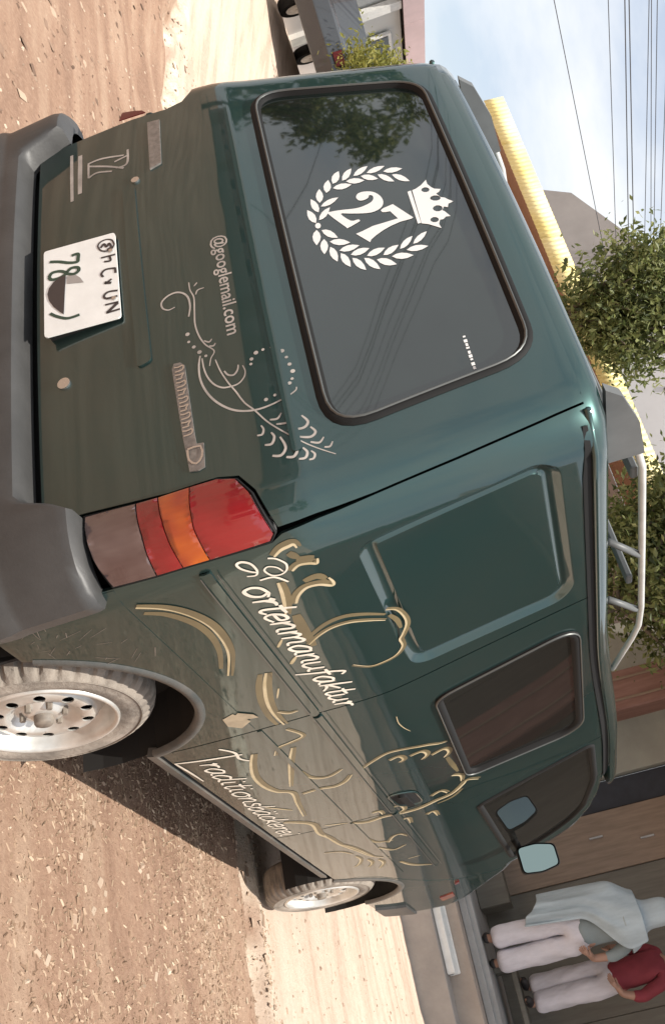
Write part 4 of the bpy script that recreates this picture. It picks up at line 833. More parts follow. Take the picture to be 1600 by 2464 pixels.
# ================================================================ the ground
def vnoise(x, y, sc, seed):
    rs = np.random.RandomState(seed); T = rs.rand(256, 256)
    u = x / sc; v = y / sc; i = np.floor(u).astype(int); j = np.floor(v).astype(int); fu = u - i; fv = v - j
    fu = fu * fu * (3 - 2 * fu); fv = fv * fv * (3 - 2 * fv)
    a = T[i % 256, j % 256]; b = T[(i + 1) % 256, j % 256]; c = T[i % 256, (j + 1) % 256]; d = T[(i + 1) % 256, (j + 1) % 256]
    return (a * (1 - fu) + b * fu) * (1 - fv) + (c * (1 - fu) + d * fu) * fv - .5
def far_axis(a, b, lo, hi, st):
    f = np.arange(a, b, st); g = []; x = b; d = st
    while x < hi: g.append(x); d *= 1.35; x += d
    h = []; x = a - st; d = st
    while x > lo: h.append(x); d *= 1.35; x -= d
    return np.array(h[::-1] + list(f) + g + [hi])
def edge_y(x): return 3.36 + np.maximum(0, -x) * .075 + vnoise(x, x * 0 + 3, .9, 5) * .28 + vnoise(x, x * 0 + 9, .22, 6) * .12
def ground_h(x, y):
    h = vnoise(x, y, 1.7, 1) * .030 + vnoise(x, y, .5, 2) * .016 + vnoise(x, y, .13, 3) * .010 + vnoise(x, y, .05, 4) * .005
    h = h + vnoise(x * .14, y, .30, 14) * .040 * (1 - ((x > -1.2) & (y < 4)) * .6)
    flat = np.exp(-((x - 0) / 1.3) ** 2) * ((y > -.5) & (y < 5)); h = h * (1 - .55 * flat)
    d = y - edge_y(x)
    h = h - np.where(x < -1.2, .09, .05) * np.exp(-(d / np.where(x < -1.2, .12, .07)) ** 2) + .028 * np.exp(-((d - .12) / .08) ** 2) + .012 * np.exp(-((d + .14) / .09) ** 2)
    t = np.clip((-x - 7.5) / 7.5, 0, 1.6); rise = 1.42 * np.minimum(t, 1) ** 1.3 * np.clip((y + 8) / 10, 0, 1)
    return h + rise - .012
gx = far_axis(-9.5, 3.2, -420, 420, .055); gy = far_axis(-.6, 8.7, -420, 420, .055)
GX, GY = np.meshgrid(gx, gy, indexing='ij'); GZ = ground_h(GX, GY)
GZ = np.where((np.abs(GX) > 60) | (np.abs(GY) > 60), np.where(GX < -20, 1.4, 0), GZ)
nx, ny = len(gx), len(gy)
verts = np.stack([GX, GY, GZ], -1).reshape(-1, 3)
idx = np.arange(nx * ny).reshape(nx, ny)
quads = np.stack([idx[:-1, :-1], idx[1:, :-1], idx[1:, 1:], idx[:-1, 1:]], -1).reshape(-1, 4)
me = bpy.data.meshes.new('ground'); me.vertices.add(len(verts)); me.vertices.foreach_set('co', verts.ravel().astype(np.float32))
me.loops.add(quads.size); me.loops.foreach_set('vertex_index', quads.ravel().astype(np.int32))
me.polygons.add(len(quads)); me.polygons.foreach_set('loop_start', np.arange(0, quads.size, 4, dtype=np.int32)); me.polygons.foreach_set('loop_total', np.full(len(quads), 4, dtype=np.int32))
me.update(calc_edges=True); me.validate(); me.shade_smooth()
dd = GY - edge_y(GX)
zone = np.clip((dd + .04 + vnoise(GX, GY, .12, 8) * .25) / .22, 0, 1)
crust = np.exp(-((dd - .10) / .14) ** 2) * np.clip(.55 + vnoise(GX, GY, .18, 12) * 1.6, 0, 1)
for nm, arr in (('zone', zone), ('crust', crust)):
    at = me.attributes.new(nm, 'FLOAT', 'POINT'); at.data.foreach_set('value', arr.reshape(-1).astype(np.float32))
def ground_mat():
    m = bpy.data.materials.new('earth'); m.use_nodes = True; t = m.node_tree; b = t.nodes['Principled BSDF']; b.inputs['Roughness'].default_value = .95; b.inputs['Specular IOR Level'].default_value = .15
    tx = t.nodes.new('ShaderNodeTexCoord')
    def noise(sc, det=8, ro=.65):
        n = t.nodes.new('ShaderNodeTexNoise'); n.inputs['Scale'].default_value = sc; n.inputs['Detail'].default_value = det; n.inputs['Roughness'].default_value = ro; t.links.new(tx.outputs['Object'], n.inputs['Vector']); return n.outputs['Fac']
    def ramp(f, c):
        r = t.nodes.new('ShaderNodeValToRGB'); e = r.color_ramp.elements
        while len(e) < len(c): e.new(.5)
        for k, (p, cc) in enumerate(c): e[k].position = p; e[k].color = (*cc, 1)
        t.links.new(f, r.inputs['Fac']); return r.outputs['Color']
    def mix(a, b_, f):
        x = t.nodes.new('ShaderNodeMix'); x.data_type = 'RGBA'; t.links.new(a, x.inputs['A']); t.links.new(b_, x.inputs['B'])
        if isinstance(f, float): x.inputs['Factor'].default_value = f
        else: t.links.new(f, x.inputs['Factor'])
        return x.outputs['Result']
    mps = t.nodes.new('ShaderNodeMapping'); mps.inputs['Scale'].default_value = (.35, 3.2, 1); t.links.new(tx.outputs['Object'], mps.inputs['Vector'])
    ns = t.nodes.new('ShaderNodeTexNoise'); ns.inputs['Scale'].default_value = 1.6; ns.inputs['Detail'].default_value = 7; t.links.new(mps.outputs['Vector'], ns.inputs['Vector'])
    dirt = mix(ramp(noise(1.1), [(.3, (.225, .135, .092)), (.55, (.325, .212, .152)), (.75, (.41, .30, .218))]), ramp(noise(34, 8, .75), [(.32, (.17, .098, .068)), (.52, (.325, .208, .150)), (.70, (.50, .36, .26))]), .55)
    pale = mix(ramp(noise(.8), [(.3, (.50, .37, .28)), (.6, (.60, .48, .38))]), ramp(noise(22, 8, .7), [(.34, (.40, .29, .22)), (.55, (.58, .46, .37)), (.72, (.68, .57, .47))]), .5)
    dirt = mix(dirt, ramp(ns.outputs['Fac'], [(.38, (.19, .112, .075)), (.50, (.34, .215, .145)), (.64, (.48, .35, .25))]), .36); pale = mix(pale, ramp(ns.outputs['Fac'], [(.38, (.36, .26, .20)), (.48, (.54, .43, .34)), (.62, (.62, .51, .42))]), .42)  # tone contrast widened to stand in for weak shading of ruts and bumps
    az = t.nodes.new('ShaderNodeAttribute'); az.attribute_name = 'zone'; ac = t.nodes.new('ShaderNodeAttribute'); ac.attribute_name = 'crust'
    c = mix(dirt, pale, az.outputs['Fac']); c = mix(c, ramp(noise(30), [(.35, (.56, .47, .35)), (.65, (.80, .73, .60))]), ac.outputs['Fac'])
    t.links.new(c, b.inputs['Base Color'])
    bp = t.nodes.new('ShaderNodeBump'); bp.inputs['Strength'].default_value = .75; bp.inputs['Distance'].default_value = .02
    n = t.nodes.new('ShaderNodeMath'); n.operation = 'ADD'; t.links.new(noise(48, 9, .75), n.inputs[0]); t.links.new(noise(9, 6, .6), n.inputs[1]); t.links.new(n.outputs[0], bp.inputs['Height']); t.links.new(bp.outputs['Normal'], b.inputs['Normal'])
    MATS['earth'] = m; return m
ground = link('ground', me, ground_mat()); tag(ground, 'reddish dirt road with a paler sandy apron beyond its broken edge', kind='structure')

# straw, chips and pebbles strewn over the dirt
def gz(x, y): return float(ground_h(np.array([x]), np.array([y]))[0])
def litter(name, n, region, size, aspect, m, label, cat, seed, dens=None, flat=.35):
    rs = np.random.RandomState(seed); V = []; F = []
    X = region[0] + (region[1] - region[0]) * rs.rand(n); Y = region[2] + (region[3] - region[2]) * rs.rand(n)
    if dens is not None: k = rs.rand(n) < dens(X, Y); X = X[k]; Y = Y[k]
    Z = ground_h(X, Y); n = len(X)
    L = size[0] + (size[1] - size[0]) * rs.rand(n) ** 3.0; W = L * (aspect[0] + (aspect[1] - aspect[0]) * rs.rand(n)); A = rs.rand(n) * 6.283; T = rs.randn(n) * flat
    ca, sa = np.cos(A), np.sin(A); v = np.zeros((n, 6, 3))
    H = np.minimum(W * .5, .006) + .0015
    for j, (a, b, h) in enumerate(((-1, -1, 0), (1, -1, 0), (1, 1, 0), (-1, 1, 0), (-.8, 0, 1), (.8, 0, 1))):
        lx, ly = a * L * .5, b * W * .5
        v[:, j, 0] = X + lx * ca - ly * sa; v[:, j, 1] = Y + lx * sa + ly * ca; v[:, j, 2] = Z + h * H + lx * T * .35 + np.abs(T) * L * .16
    base = (np.arange(n) * 6)[:, None]
    tri = np.concatenate([base + np.array(q)[None] for q in ((0, 1, 5), (0, 5, 4), (2, 3, 4), (2, 4, 5), (1, 2, 5), (3, 0, 4))], 1).reshape(-1, 3)
    me = bpy.data.meshes.new(name); me.from_pydata(v.reshape(-1, 3).tolist(), [], tri.tolist()); me.update()
    ob = link(name, me, m); tag(ob, label, cat, kind='stuff'); return ob
def island_mat(name, cols, rough=.9, transl=0.):
    m = bpy.data.materials.new(name); m.use_nodes = True; t = m.node_tree; b = t.nodes['Principled BSDF']; b.inputs['Roughness'].default_value = rough
    g = t.nodes.new('ShaderNodeNewGeometry'); r = t.nodes.new('ShaderNodeValToRGB'); e = r.color_ramp.elements
    while len(e) < len(cols): e.new(.5)
    for k, c in enumerate(cols): e[k].position = k / (len(cols) - 1); e[k].color = (*c, 1)
    t.links.new(g.outputs['Random Per Island'], r.inputs['Fac']); t.links.new(r.outputs['Color'], b.inputs['Base Color'])
    if transl:
        tr = t.nodes.new('ShaderNodeBsdfTranslucent'); t.links.new(r.outputs['Color'], tr.inputs['Color']); ms = t.nodes.new('ShaderNodeMixShader'); ms.inputs[0].default_value = transl
        t.links.new(b.outputs[0], ms.inputs[1]); t.links.new(tr.outputs[0], ms.inputs[2]); t.links.new(ms.outputs[0], t.nodes['Material Output'].inputs['Surface'])
    MATS[name] = m; return m
island_mat('straw', [(.20, .125, .08), (.29, .19, .125), (.36, .25, .17), (.43, .31, .215), (.55, .43, .31)])
island_mat('clod', [(.10, .06, .04), (.20, .125, .085), (.30, .20, .14), (.44, .33, .24)])
island_mat('stone', [(.24, .165, .115), (.36, .26, .19), (.52, .42, .32)])
litter('straw_litter', 46000, (.35, 2.4, .6, 3.7), (.003, .030), (.07, .34), 'straw', 'straw and wood chips strewn over the dirt beside the van', 'litter', 21, lambda x, y: np.clip(1.05 - np.maximum(0, y - 3.1) * 1.5, .1, 1) * np.clip(.62 + vnoise(x, y, .35, 17) * 1.7, .12, 1), .30)
litter('earth_clods', 2600, (-9.5, -.9, -.5, 4.6), (.010, .085), (.3, .9), 'clod', 'clods, twigs and fallen leaves on the dirt beyond the van', 'clods', 24, lambda x, y: np.clip(.35 + vnoise(x, y, .6, 19) * 2.2, .02, 1), .2)
litter('pebbles', 5000, (-9.5, 3.0, -.5, 8.4), (.006, .035), (.5, .9), 'stone', 'scattered pebbles and crumbs of earth on the open ground', 'pebbles', 22, None, .1)
litter('edge_rubble', 2600, (-9.5, 3.0, 3.0, 4.7), (.012, .075), (.35, .9), 'stone', 'crumbled pale rubble along the broken edge of the apron', 'rubble', 23, lambda x, y: np.exp(-((y - edge_y(x) - .08) / .16) ** 2), .15)

# ================================================================ buildings ahead of the van
mat('concrete', (.30, .275, .255), .9, color2=(.38, .345, .315), vscale=3, bump=.25, bscale=25)
mat('tan_concrete', (.34, .28, .235), .9, color2=(.42, .355, .30), vscale=3, bump=.2, bscale=25)
mat('floor_grey', (.34, .33, .315), .8, var=.12, vscale=4, bump=.1)
mat('white_paint', (.78, .77, .73), .6, var=.08, vscale=10, bump=.08)
mat('grey_wall', (.34, .35, .31), .85, var=.1, vscale=2.5, bump=.15, bscale=20)
mat('red_brown', (.20, .105, .085), .6, color2=(.26, .15, .125), vscale=3, bump=.1, stretch=(6, 6, 1))
mat('brown_wood', (.20, .150, .110), .6, color2=(.27, .205, .155), vscale=3, bump=.12, stretch=(8, 8, .8))
mat('olive_wood', (.115, .105, .085), .6, color2=(.15, .14, .115), vscale=3, bump=.1, stretch=(8, 8, .8))
mat('navy', (.025, .03, .042), .6, var=.2)
mat('soffit', (.24, .115, .065), .75, color2=(.32, .17, .10), vscale=4, stretch=(1, 8, 1))
mat('yellow_sheet', (.82, .69, .26), .5, color2=(.88, .80, .48), vscale=1.2, detail=3)
mat('mauve_wall', (.36, .32, .32), .85, var=.1, vscale=2, bump=.1)
mat('pale_wall', (.56, .54, .53), .9, var=.06, vscale=1, bump=.1)
mat('drab_wall', (.34, .31, .29), .9, var=.08, vscale=1.5, bump=.1)
mat('pink_fascia', (.58, .44, .44), .8, var=.08, vscale=2)
mat('light_wall', (.72, .73, .70), .9, var=.06, vscale=1)
mat('iron_roof', (.40, .36, .34), .6, var=.2, vscale=1.5, metal=.2)
mat('zinc', (.40, .41, .42), .5, metal=.3, var=.15)

steps = empty('porch_steps', (1.0, 8.45, 0)); tag(steps, 'low concrete porch steps in front of the brown shop wall', 'steps')
def cpart(name, m, parent, *b, bevel=.008):
    o0 = parent.matrix_world.inverted() if False else None
    mb = MB(); L = parent.location
    for x0, x1, y0, y1, z0, z1 in b: mb.box(x0 - L.x, x1 - L.x, y0 - L.y, y1 - L.y, z0 - L.z, z1 - L.z)
    return mb.build(name, m, parent, bevel=bevel)
cpart('lower_step', 'concrete', steps, (-6, 9, 8.50, 8.80, -.2, .285))
cpart('upper_step', 'tan_concrete', steps, (-6, 9, 8.803, 9.12, -.2, .52))
cpart('nosing', 'floor_grey', steps, (-6, 9, 9.10, 9.20, .523, .600))
cpart('porch_floor', 'floor_grey', steps, (-6, 9, 9.203, 11.2, -.2, .655))
kb = empty('painted_kerb', (.3, 8.66, .285)); tag(kb, 'white painted channel rail lying along the lower porch step', 'rail')
cpart('base', 'floor_grey', kb, (-4, .80, 8.62, 8.78, .289, .345))
cpart('edge', 'white_paint', kb, (-4, .802, 8.595, 8.655, .289, .372), bevel=.01)
cpart('edge', 'white_paint', kb, (-4, .802, 8.745, 8.799, .289, .405), bevel=.01)

shop = empty('porch_shop', (1.5, 10.6, 0)); tag(shop, 'brown fronted shop with red-brown pillars behind the porch steps', 'building')
cpart('wall', 'grey_wall', shop, (-3.2, -1.22, 10.75, 10.95, .655, 4.6), (-1.22, 9, 10.95, 11.15, .655, 4.6), (9, 9.2, 10.8, 14, .655, 4.6), (-3.4, -3.2, 10.8, 14, .655, 4.6))
for i, x in enumerate((-2.25, 3.2, 6.6)):
    pr = cpart('pillar', 'red_brown', shop, (x, x + .50, 9.95, 10.40, .657, 4.3), bevel=.02)
    cpart('pillar_rib', 'brown_wood', shop, (x + .10, x + .13, 9.935, 9.952, .657, 4.3), (x + .36, x + .39, 9.935, 9.952, .657, 4.3), bevel=.004)
cpart('door_opening', 'navy', shop, (-1.20, -.84, 10.86, 10.945, .657, 4.4))
cpart('door_leaf', 'brown_wood', shop, (-.83, -.13, 10.80, 10.945, .657, 4.4), bevel=.006)
for k in range(6):
    x = -.125 + k * 1.5
    cpart('wall_panel', 'olive_wood', shop, (x, x + 1.496, 10.83 + .004 * (k % 2), 10.945, .657, 4.4), bevel=.004)
for x, z in ((-.55, 2.15), (-.42, 2.75)): cpart('handle', 'zinc', shop, (x, x + .022, 10.77, 10.80, z, z + .17), bevel=.004)
cpart('counter', 'olive_wood', shop, (-1.2, .05, 10.15, 10.62, .657, 1.02), bevel=.01)
cpart('porch_roof', 'iron_roof', shop, (-2.6, 9.3, 7.75, 14, 4.61, 4.70))  # overhang out of view, carried forward to shade the steps

# corrugated yellow eaves of the house beside it
yh = empty('yellow_eaved_house', (-4.0, 9.15, 0), R(9.4)); tag(yh, 'house with a bright yellow corrugated eaves board over brown soffit, behind the van', 'building')
def local(name, m, parent, *b, bevel=0):
    mb = MB()
    for q in b: mb.box(*q)
    return mb.build(name, m, parent, bevel=bevel)
local('wall', 'mauve_wall', yh, (-7.2, 1.2, 1.5, 1.7, 0, 4.15), (-7.2, -7.0, 1.7, 6, 0, 4.15), (1.0, 1.2, 1.7, 6, 0, 4.15))
for k in range(16): local('soffit_board', 'soffit', yh, (-7.3, 1.25, .06 + k * .09, .143 + k * .09, 4.16, 4.18))
def corrug(name, m, parent, x0, x1, y, z0, z1, lean=.05, pitch=.085, amp=.012):
    V = []; F = []; n = int((x1 - x0) / pitch * 6)
    for i in range(n + 1):
        x = x0 + (x1 - x0) * i / n; d = amp * math.sin(2 * math.pi * (x - x0) / pitch)
        V += [(x, y + d, z0), (x, y + d + lean, z1)]
    F = [(2 * i, 2 * i + 2, 2 * i + 3, 2 * i + 1) for i in range(n)]
    ob = mesh_obj(name, V, F, m, parent, True); md_ = ob.modifiers.new('thick', 'SOLIDIFY'); md_.thickness = .006; return ob
for k in range(9): corrug('eaves_sheet', 'yellow_sheet', yh, -7.45 + k * .975, -7.45 + k * .975 + .98, 0 + .004 * (k % 2), 4.15, 4.47)
corrug('roof_sheet', 'iron_roof', yh, -7.4, 1.2, .12, 4.42, 5.1, lean=4.8, pitch=.2, amp=.02)
for x in (-5.2, -2.4):
    w_ = local('window', 'white_paint', yh, (x, x + 1.1, 1.46, 1.498, 1.4, 2.7)); local('pane', 'side_glass', w_, (x + .06, x + .53, 1.45, 1.459, 1.46, 2.64), (x + .57, x + 1.04, 1.45, 1.459, 1.46, 2.64))

gh = empty('grey_gabled_house', (-10.5, 14, 0)); tag(gh, 'tall plain grey house with a sloping gable rising over the yellow eaves', 'building')
V = [(-5.3, 0, 0), (6.5, 0, 0), (6.5, 0, 6.4), (1.2, 0, 9.0), (-4.9, 0, 6.75), (-5.3, 0, 6.2)]; V2 = [(a, b + 7, c) for a, b, c in V]; n = len(V)
mesh_obj('wall', V + V2, [tuple(range(n)), tuple(reversed(range(n, 2 * n)))] + [(i, n + i, n + (i + 1) % n, (i + 1) % n) for i in range(n)], 'drab_wall', gh)
ph = mesh_obj('rendered_panel', [(-1.2, -.03, 0), (5.5, -.03, 0), (5.5, -.03, 6.6), (1.2, -.03, 8.7), (-1.2, -.03, 7.9), (-1.2, -.004, 0), (5.5, -.004, 0), (5.5, -.004, 6.6), (1.2, -.004, 8.7), (-1.2, -.004, 7.9)], [(0, 1, 2, 3, 4), (5, 9, 8, 7, 6), (0, 5, 6, 1), (1, 6, 7, 2), (2, 7, 8, 3), (3, 8, 9, 4), (4, 9, 5, 0)], 'pale_wall', gh)
MB().tube([(1.45, -.06, 6.62), (1.45, -.02, 6.62)], .07, 12).build('vent_pipe', 'dark_gap', gh)

# ================================================================ far left
lh = empty('pale_roadside_house', (-15.9, 7.75, 0), math.atan2(.835, -.55)); tag(lh, 'long pale roadside house with a pinkish fascia beyond the parked car', 'building')
# local x runs away from the camera along the street, local -y faces the street
local('wall', 'light_wall', lh, (-6, 18, 0.0, 5, .5, 3.75))
local('plinth', 'pale_wall', lh, (-6.02, 18.02, -.05, -.004, .5, 2.45))
for k in range(12): local('fascia_board', 'pink_fascia', lh, (-6.3 + k * 2.05, -6.3 + k * 2.05 + 2.04, -.22 + .004 * (k % 2), -.17, 3.78, 4.22))
local('roof', 'iron_roof', lh, (-6.3, 18.3, -.165, 5.4, 4.14, 4.22))
for k in range(7): local('pier', 'white_paint', lh, (-5.6 + k * 3.3, -5.3 + k * 3.3, -.16, -.052, .5, 3.76))
for k in range(6):
    x = -4.4 + k * 3.3
    w_ = local('window', 'white_paint', lh, (x, x + 1.4, -.12, -.053, 2.5, 3.5)); local('pane', 'side_glass', w_, (x + .07, x + 1.33, -.135, -.121, 2.57, 3.43))

def small_car(name, loc, rz, m, label):
    c = empty(name, loc, rz); tag(c, label, 'car')
    prof = [(-2.0, .32), (-2.05, .62), (-1.95, .88), (-1.35, .95), (-.85, 1.40), (.65, 1.44), (1.35, .98), (2.0, .88), (2.08, .6), (2.02, .32)]
    V = []; F = []
    for w, k in ((.80, 1.), (.84, .985), (.84, .985), (.80, 1.)): pass
    rows = [(-.80, .0), (-.83, .02), (.83, .02), (.80, .0)]
    for y, d in rows: V += [(x, y * (1 if z < 1.0 else .82), z) for x, z in prof]
    n = len(prof)
    for r_ in range(3): F += [(r_ * n + i, (r_ + 1) * n + i, (r_ + 1) * n + (i + 1) % n, r_ * n + (i + 1) % n) for i in range(n)]
    F += [tuple(range(n)), tuple(reversed(range(3 * n, 4 * n)))]
    b = MB(); b.v = V; b.f = F; b.build('body', m, c, bevel=.02)
    for sy in (-1, 1):
        MB().box(-.80, -.08, sy * .70 - .012, sy * .70 + .012, .99, 1.33).build('side_window', 'side_glass', c); MB().box(.0, .75, sy * .70 - .012, sy * .70 + .012, .99, 1.33).build('side_window', 'side_glass', c)
        for x in (-1.3, 1.3):
            w_ = empty('wheel', (x, sy * .76, .31)); w_.parent = c
            MB().lathe([(.01, -.09), (.30, -.09), (.31, 0), (.30, .09), (.01, .09)], 24, 'x').build('tyre', 'rubber', w_).rotation_euler.z = R(90)
            MB().lathe([(.01, -.10), (.19, -.095), (.19, .095), (.01, .10)], 16, 'x').build('rim', 'steel', w_).rotation_euler.z = R(90)
        MB().box(2.03, 2.085, sy * .55 - .15, sy * .55 + .15, .66, .80).build('headlight', 'lens_clear', c); MB().box(-2.06, -2.0, sy * .6 - .12, sy * .6 + .12, .68, .84).build('tail_light', 'old_lens', c)
    MB().box(-.1, .1, -.6, .6, 0, .02).v
    mesh_obj('windscreen', [(.68, -.62, 1.41), (.68, .62, 1.41), (1.30, .72, 1.0), (1.30, -.72, 1.0), (.70, -.62, 1.43), (.70, .62, 1.43), (1.34, .72, 1.0), (1.34, -.72, 1.0)], [(0, 1, 2, 3), (4, 7, 6, 5), (0, 4, 5, 1), (3, 2, 6, 7), (0, 3, 7, 4), (1, 5, 6, 2)], 'side_glass', c)
    return c
mat('car_dark', (.03, .033, .036), .3, coat=1)
mat('car_white', (.62, .63, .63), .3, coat=1)
small_car('parked_car', (-14.9, 8.6, gz(-14.9, 8.6)), math.atan2(.75, -.66), 'car_dark', 'dark parked car in front of the pale roadside house')
small_car('parked_car', (-18.4, 14.0, gz(-18.4, 14.0)), math.atan2(.75, -.66), 'car_white', 'white parked car farther along the pale roadside house')

# ================================================================ trees
island_mat('leaf_green', [(.05, .07, .022), (.13, .16, .05), (.22, .25, .09), (.34, .36, .16)], .5, .5)
island_mat('leaf_yellow', [(.16, .17, .035), (.27, .27, .06), (.42, .40, .12)], .6, .45)
mat('bark', (.16, .13, .10), .95, var=.3, vscale=12, bump=.5, bscale=30)
def tree(name, base, cen, rad, n_cl, per, m, label, seed, leaf=.06, group=None):
    rs = np.random.RandomState(seed); r = empty(name, base); tag(r, label, 'tree', group)
    B = Vector(base); C_ = Vector(cen) - B
    tips = []
    while len(tips) < n_cl:
        v = rs.uniform(-1, 1, 3); d = np.linalg.norm(v)
        if .12 < d < 1 and rs.rand() < d ** .9: tips.append(Vector((C_.x + v[0] * rad[0] * (.85 + .3 * rs.rand()), C_.y + v[1] * rad[1], C_.z + v[2] * rad[2] * (.85 + .3 * rs.rand()))))
    tr = MB(); fork = Vector((C_.x * .5, C_.y * .5, max(.8, C_.z - rad[2] * 1.05)))
    tr.tube([(0, 0, 0), (.03, .02, fork.z * .5), tuple(fork)], [.13, .10, .08], 10)
    for t in tips[::3]:
        mid = fork.lerp(t, .5) + Vector(rs.uniform(-.15, .15, 3).tolist()); tr.tube([tuple(fork), tuple(mid), tuple(t)], [.05, .025, .008], 6)
    tr.build('trunk', 'bark', r, True)
    pts = []; 
    for t in tips:
        sg = .15 + .12 * rs.rand(); pts.append(np.array(t)[None] + rs.randn(per, 3) * sg * np.array([1, 1, .8]))
    p = np.concatenate(pts); n = len(p)
    a = rs.randn(n, 3); a /= np.linalg.norm(a, axis=1)[:, None]; b = np.cross(a, rs.randn(n, 3)); b /= np.linalg.norm(b, axis=1)[:, None]; c = np.cross(a, b)
    L = (leaf * (.45 + 1.1 * rs.rand(n)))[:, None]; W = L * .42
    v = np.stack([p - a * L, p + b * W + c * W * .3, p + a * L, p - b * W + c * W * .3], 1)
    f = np.arange(n)[:, None] * 4; tri = np.concatenate([f + np.array([[0, 1, 2]]), f + np.array([[0, 2, 3]])], 1).reshape(-1, 3)
    me = bpy.data.meshes.new('crown'); me.from_pydata(v.reshape(-1, 3).tolist(), [], tri.tolist()); me.update(); link('crown', me, m, r)
    return r
tree('leafy_tree', (-6.3, 7.6, 0), (-5.92, 7.6, 4.74), (.70, .70, .92), 80, 190, 'leaf_green', 'leafy tree in front of the yellow eaves and grey gable', 31, .044)
tree('leafy_tree', (-2.2, 8.1, 0), (-2.45, 8.1, 4.40), (1.12, .9, 1.22), 160, 230, 'leaf_green', 'leafy tree beside the red-brown porch pillar', 32, .044)
tree('roadside_bush', (-12.9, 7.75, .55), (-12.9, 7.85, 2.55), (.46, .46, .46), 46, 110, 'leaf_yellow', 'yellow-green bushy tree before the pale roadside house', 33, .045)

# ================================================================ poles and wires
mat('pole', (.32, .31, .30), .8, var=.15, vscale=6)
mat('wire', (.06, .06, .065), .6)
p1 = empty('utility_pole', (-11.8, 14.0, 0)); tag(p1, 'plain grey utility pole rising behind the leafy tree', 'utility pole')
MB().tube([(0, 0, 0), (0, 0, 7.6)], [.12, .085], 12).build('post', 'pole', p1, True)
MB().box(-.5, .5, -.04, .04, 7.35, 7.43).build('crossarm', 'pole', p1)
p2 = empty('wire_pole', (-12.9, 14.1, 0)); tag(p2, 'tall pole with insulators carrying the bundle of overhead wires', 'utility pole')
MB().tube([(0, 0, 0), (0, 0, 9.6)], [.13, .09], 12).build('post', 'pole', p2, True)
wires = [(5.815, 7.638, 6.458, 12.233), (6.75, 7.97, 6.90, 12.5), (7.037, 8.07, 7.191, 12.87), (7.11, 8.10, 7.30, 12.9), (7.46, 8.2, 7.571, 13.5), (7.50, 8.24, 7.68, 12.85), (7.604, 8.275, 7.777, 13.58), (7.80, 8.3, 7.967, 15.46)]
for i, (z0, y0, z1, y1) in enumerate(wires):
    k = (z1 - z0) / (y1 - y0); zp = z0 + k * (14.1 - y0) if i else 6.72
    if i: MB().tube([(0, -.16, zp), (0, -.06, zp)], .045, 10).build('insulator', 'rubber', p2, True)
    pts = []
    for q in range(25):
        y = 14.1 - q * 1.9; sag = .0012 * (y - 14.1) * (y + 31.5)
        pts.append((-12.9 + (.0 if i else 0), y - .1, zp + k * (y - 14.1)))
    wv = MB().tube(pts, .011 if i in (2, 3) else .008, 5).build('overhead_wire', 'wire')
    names = ['lowest thin wire, hanging well below the rest of the bundle', 'second wire up, alone above the lowest thin wire', 'lower wire of the thick close pair', 'upper wire of the thick close pair', 'thin wire just above the thick close pair', 'middle wire above the thick close pair', 'wire next below the topmost overhead wire', 'topmost overhead wire of the bundle']
    tag(wv, names[i] if 'wire' in names[i] else names[i], 'wire', 'overhead wires')

# ================================================================ across the road, behind the photographer
def plain_house(name, loc, w, d, h, m, label, seed):
    r = empty(name, loc); tag(r, label, 'building'); rnd_ = random.Random(seed)
    local('wall', m, r, (-w / 2, w / 2, -d, 0, -.1, h))
    V = [(-w / 2 - .3, .4, h), (w / 2 + .3, .4, h), (w / 2 + .3, -d / 2, h + 1.1), (-w / 2 - .3, -d / 2, h + 1.1), (-w / 2 - .3, -d - .4, h), (w / 2 + .3, -d - .4, h)]
    mesh_obj('roof', V, [(0, 1, 2, 3), (3, 2, 5, 4), (0, 3, 4), (1, 5, 2), (0, 4, 5, 1)], 'iron_roof', r)
    x = -w / 2 + .8
    while x < w / 2 - 1.4:
        dr = rnd_.random() < .3
        w_ = local('door' if dr else 'window', 'brown_wood' if dr else 'white_paint', r, (x, x + 1.0, .003, .04, 0 if dr else .95, 2.1))
        if not dr: local('pane', 'side_glass', w_, (x + .06, x + .94, .041, .05, 1.01, 2.04))
        x += 1.9
    return r
plain_house('roadside_house', (-16, -13, 0), 26, 6, 3.3, 'drab_wall', 'long drab house across the road behind the photographer', 1)
plain_house('roadside_house', (5, -17, 0), 12, 6, 3.4, 'mauve_wall', 'low mauve house across the road behind the photographer', 2)
tree('road_tree', (-16.5, -7, 0), (-16.5, -7, 5.0), (2.6, 2.2, 2.0), 70, 70, 'leaf_green', 'broad tree across the road behind the photographer', 41, .12)
tree('road_tree', (11, -12, 0), (11, -12, 4.2), (2.6, 1.8, 1.8), 60, 60, 'leaf_green', 'spreading tree at the far side of the mauve house', 42, .12)

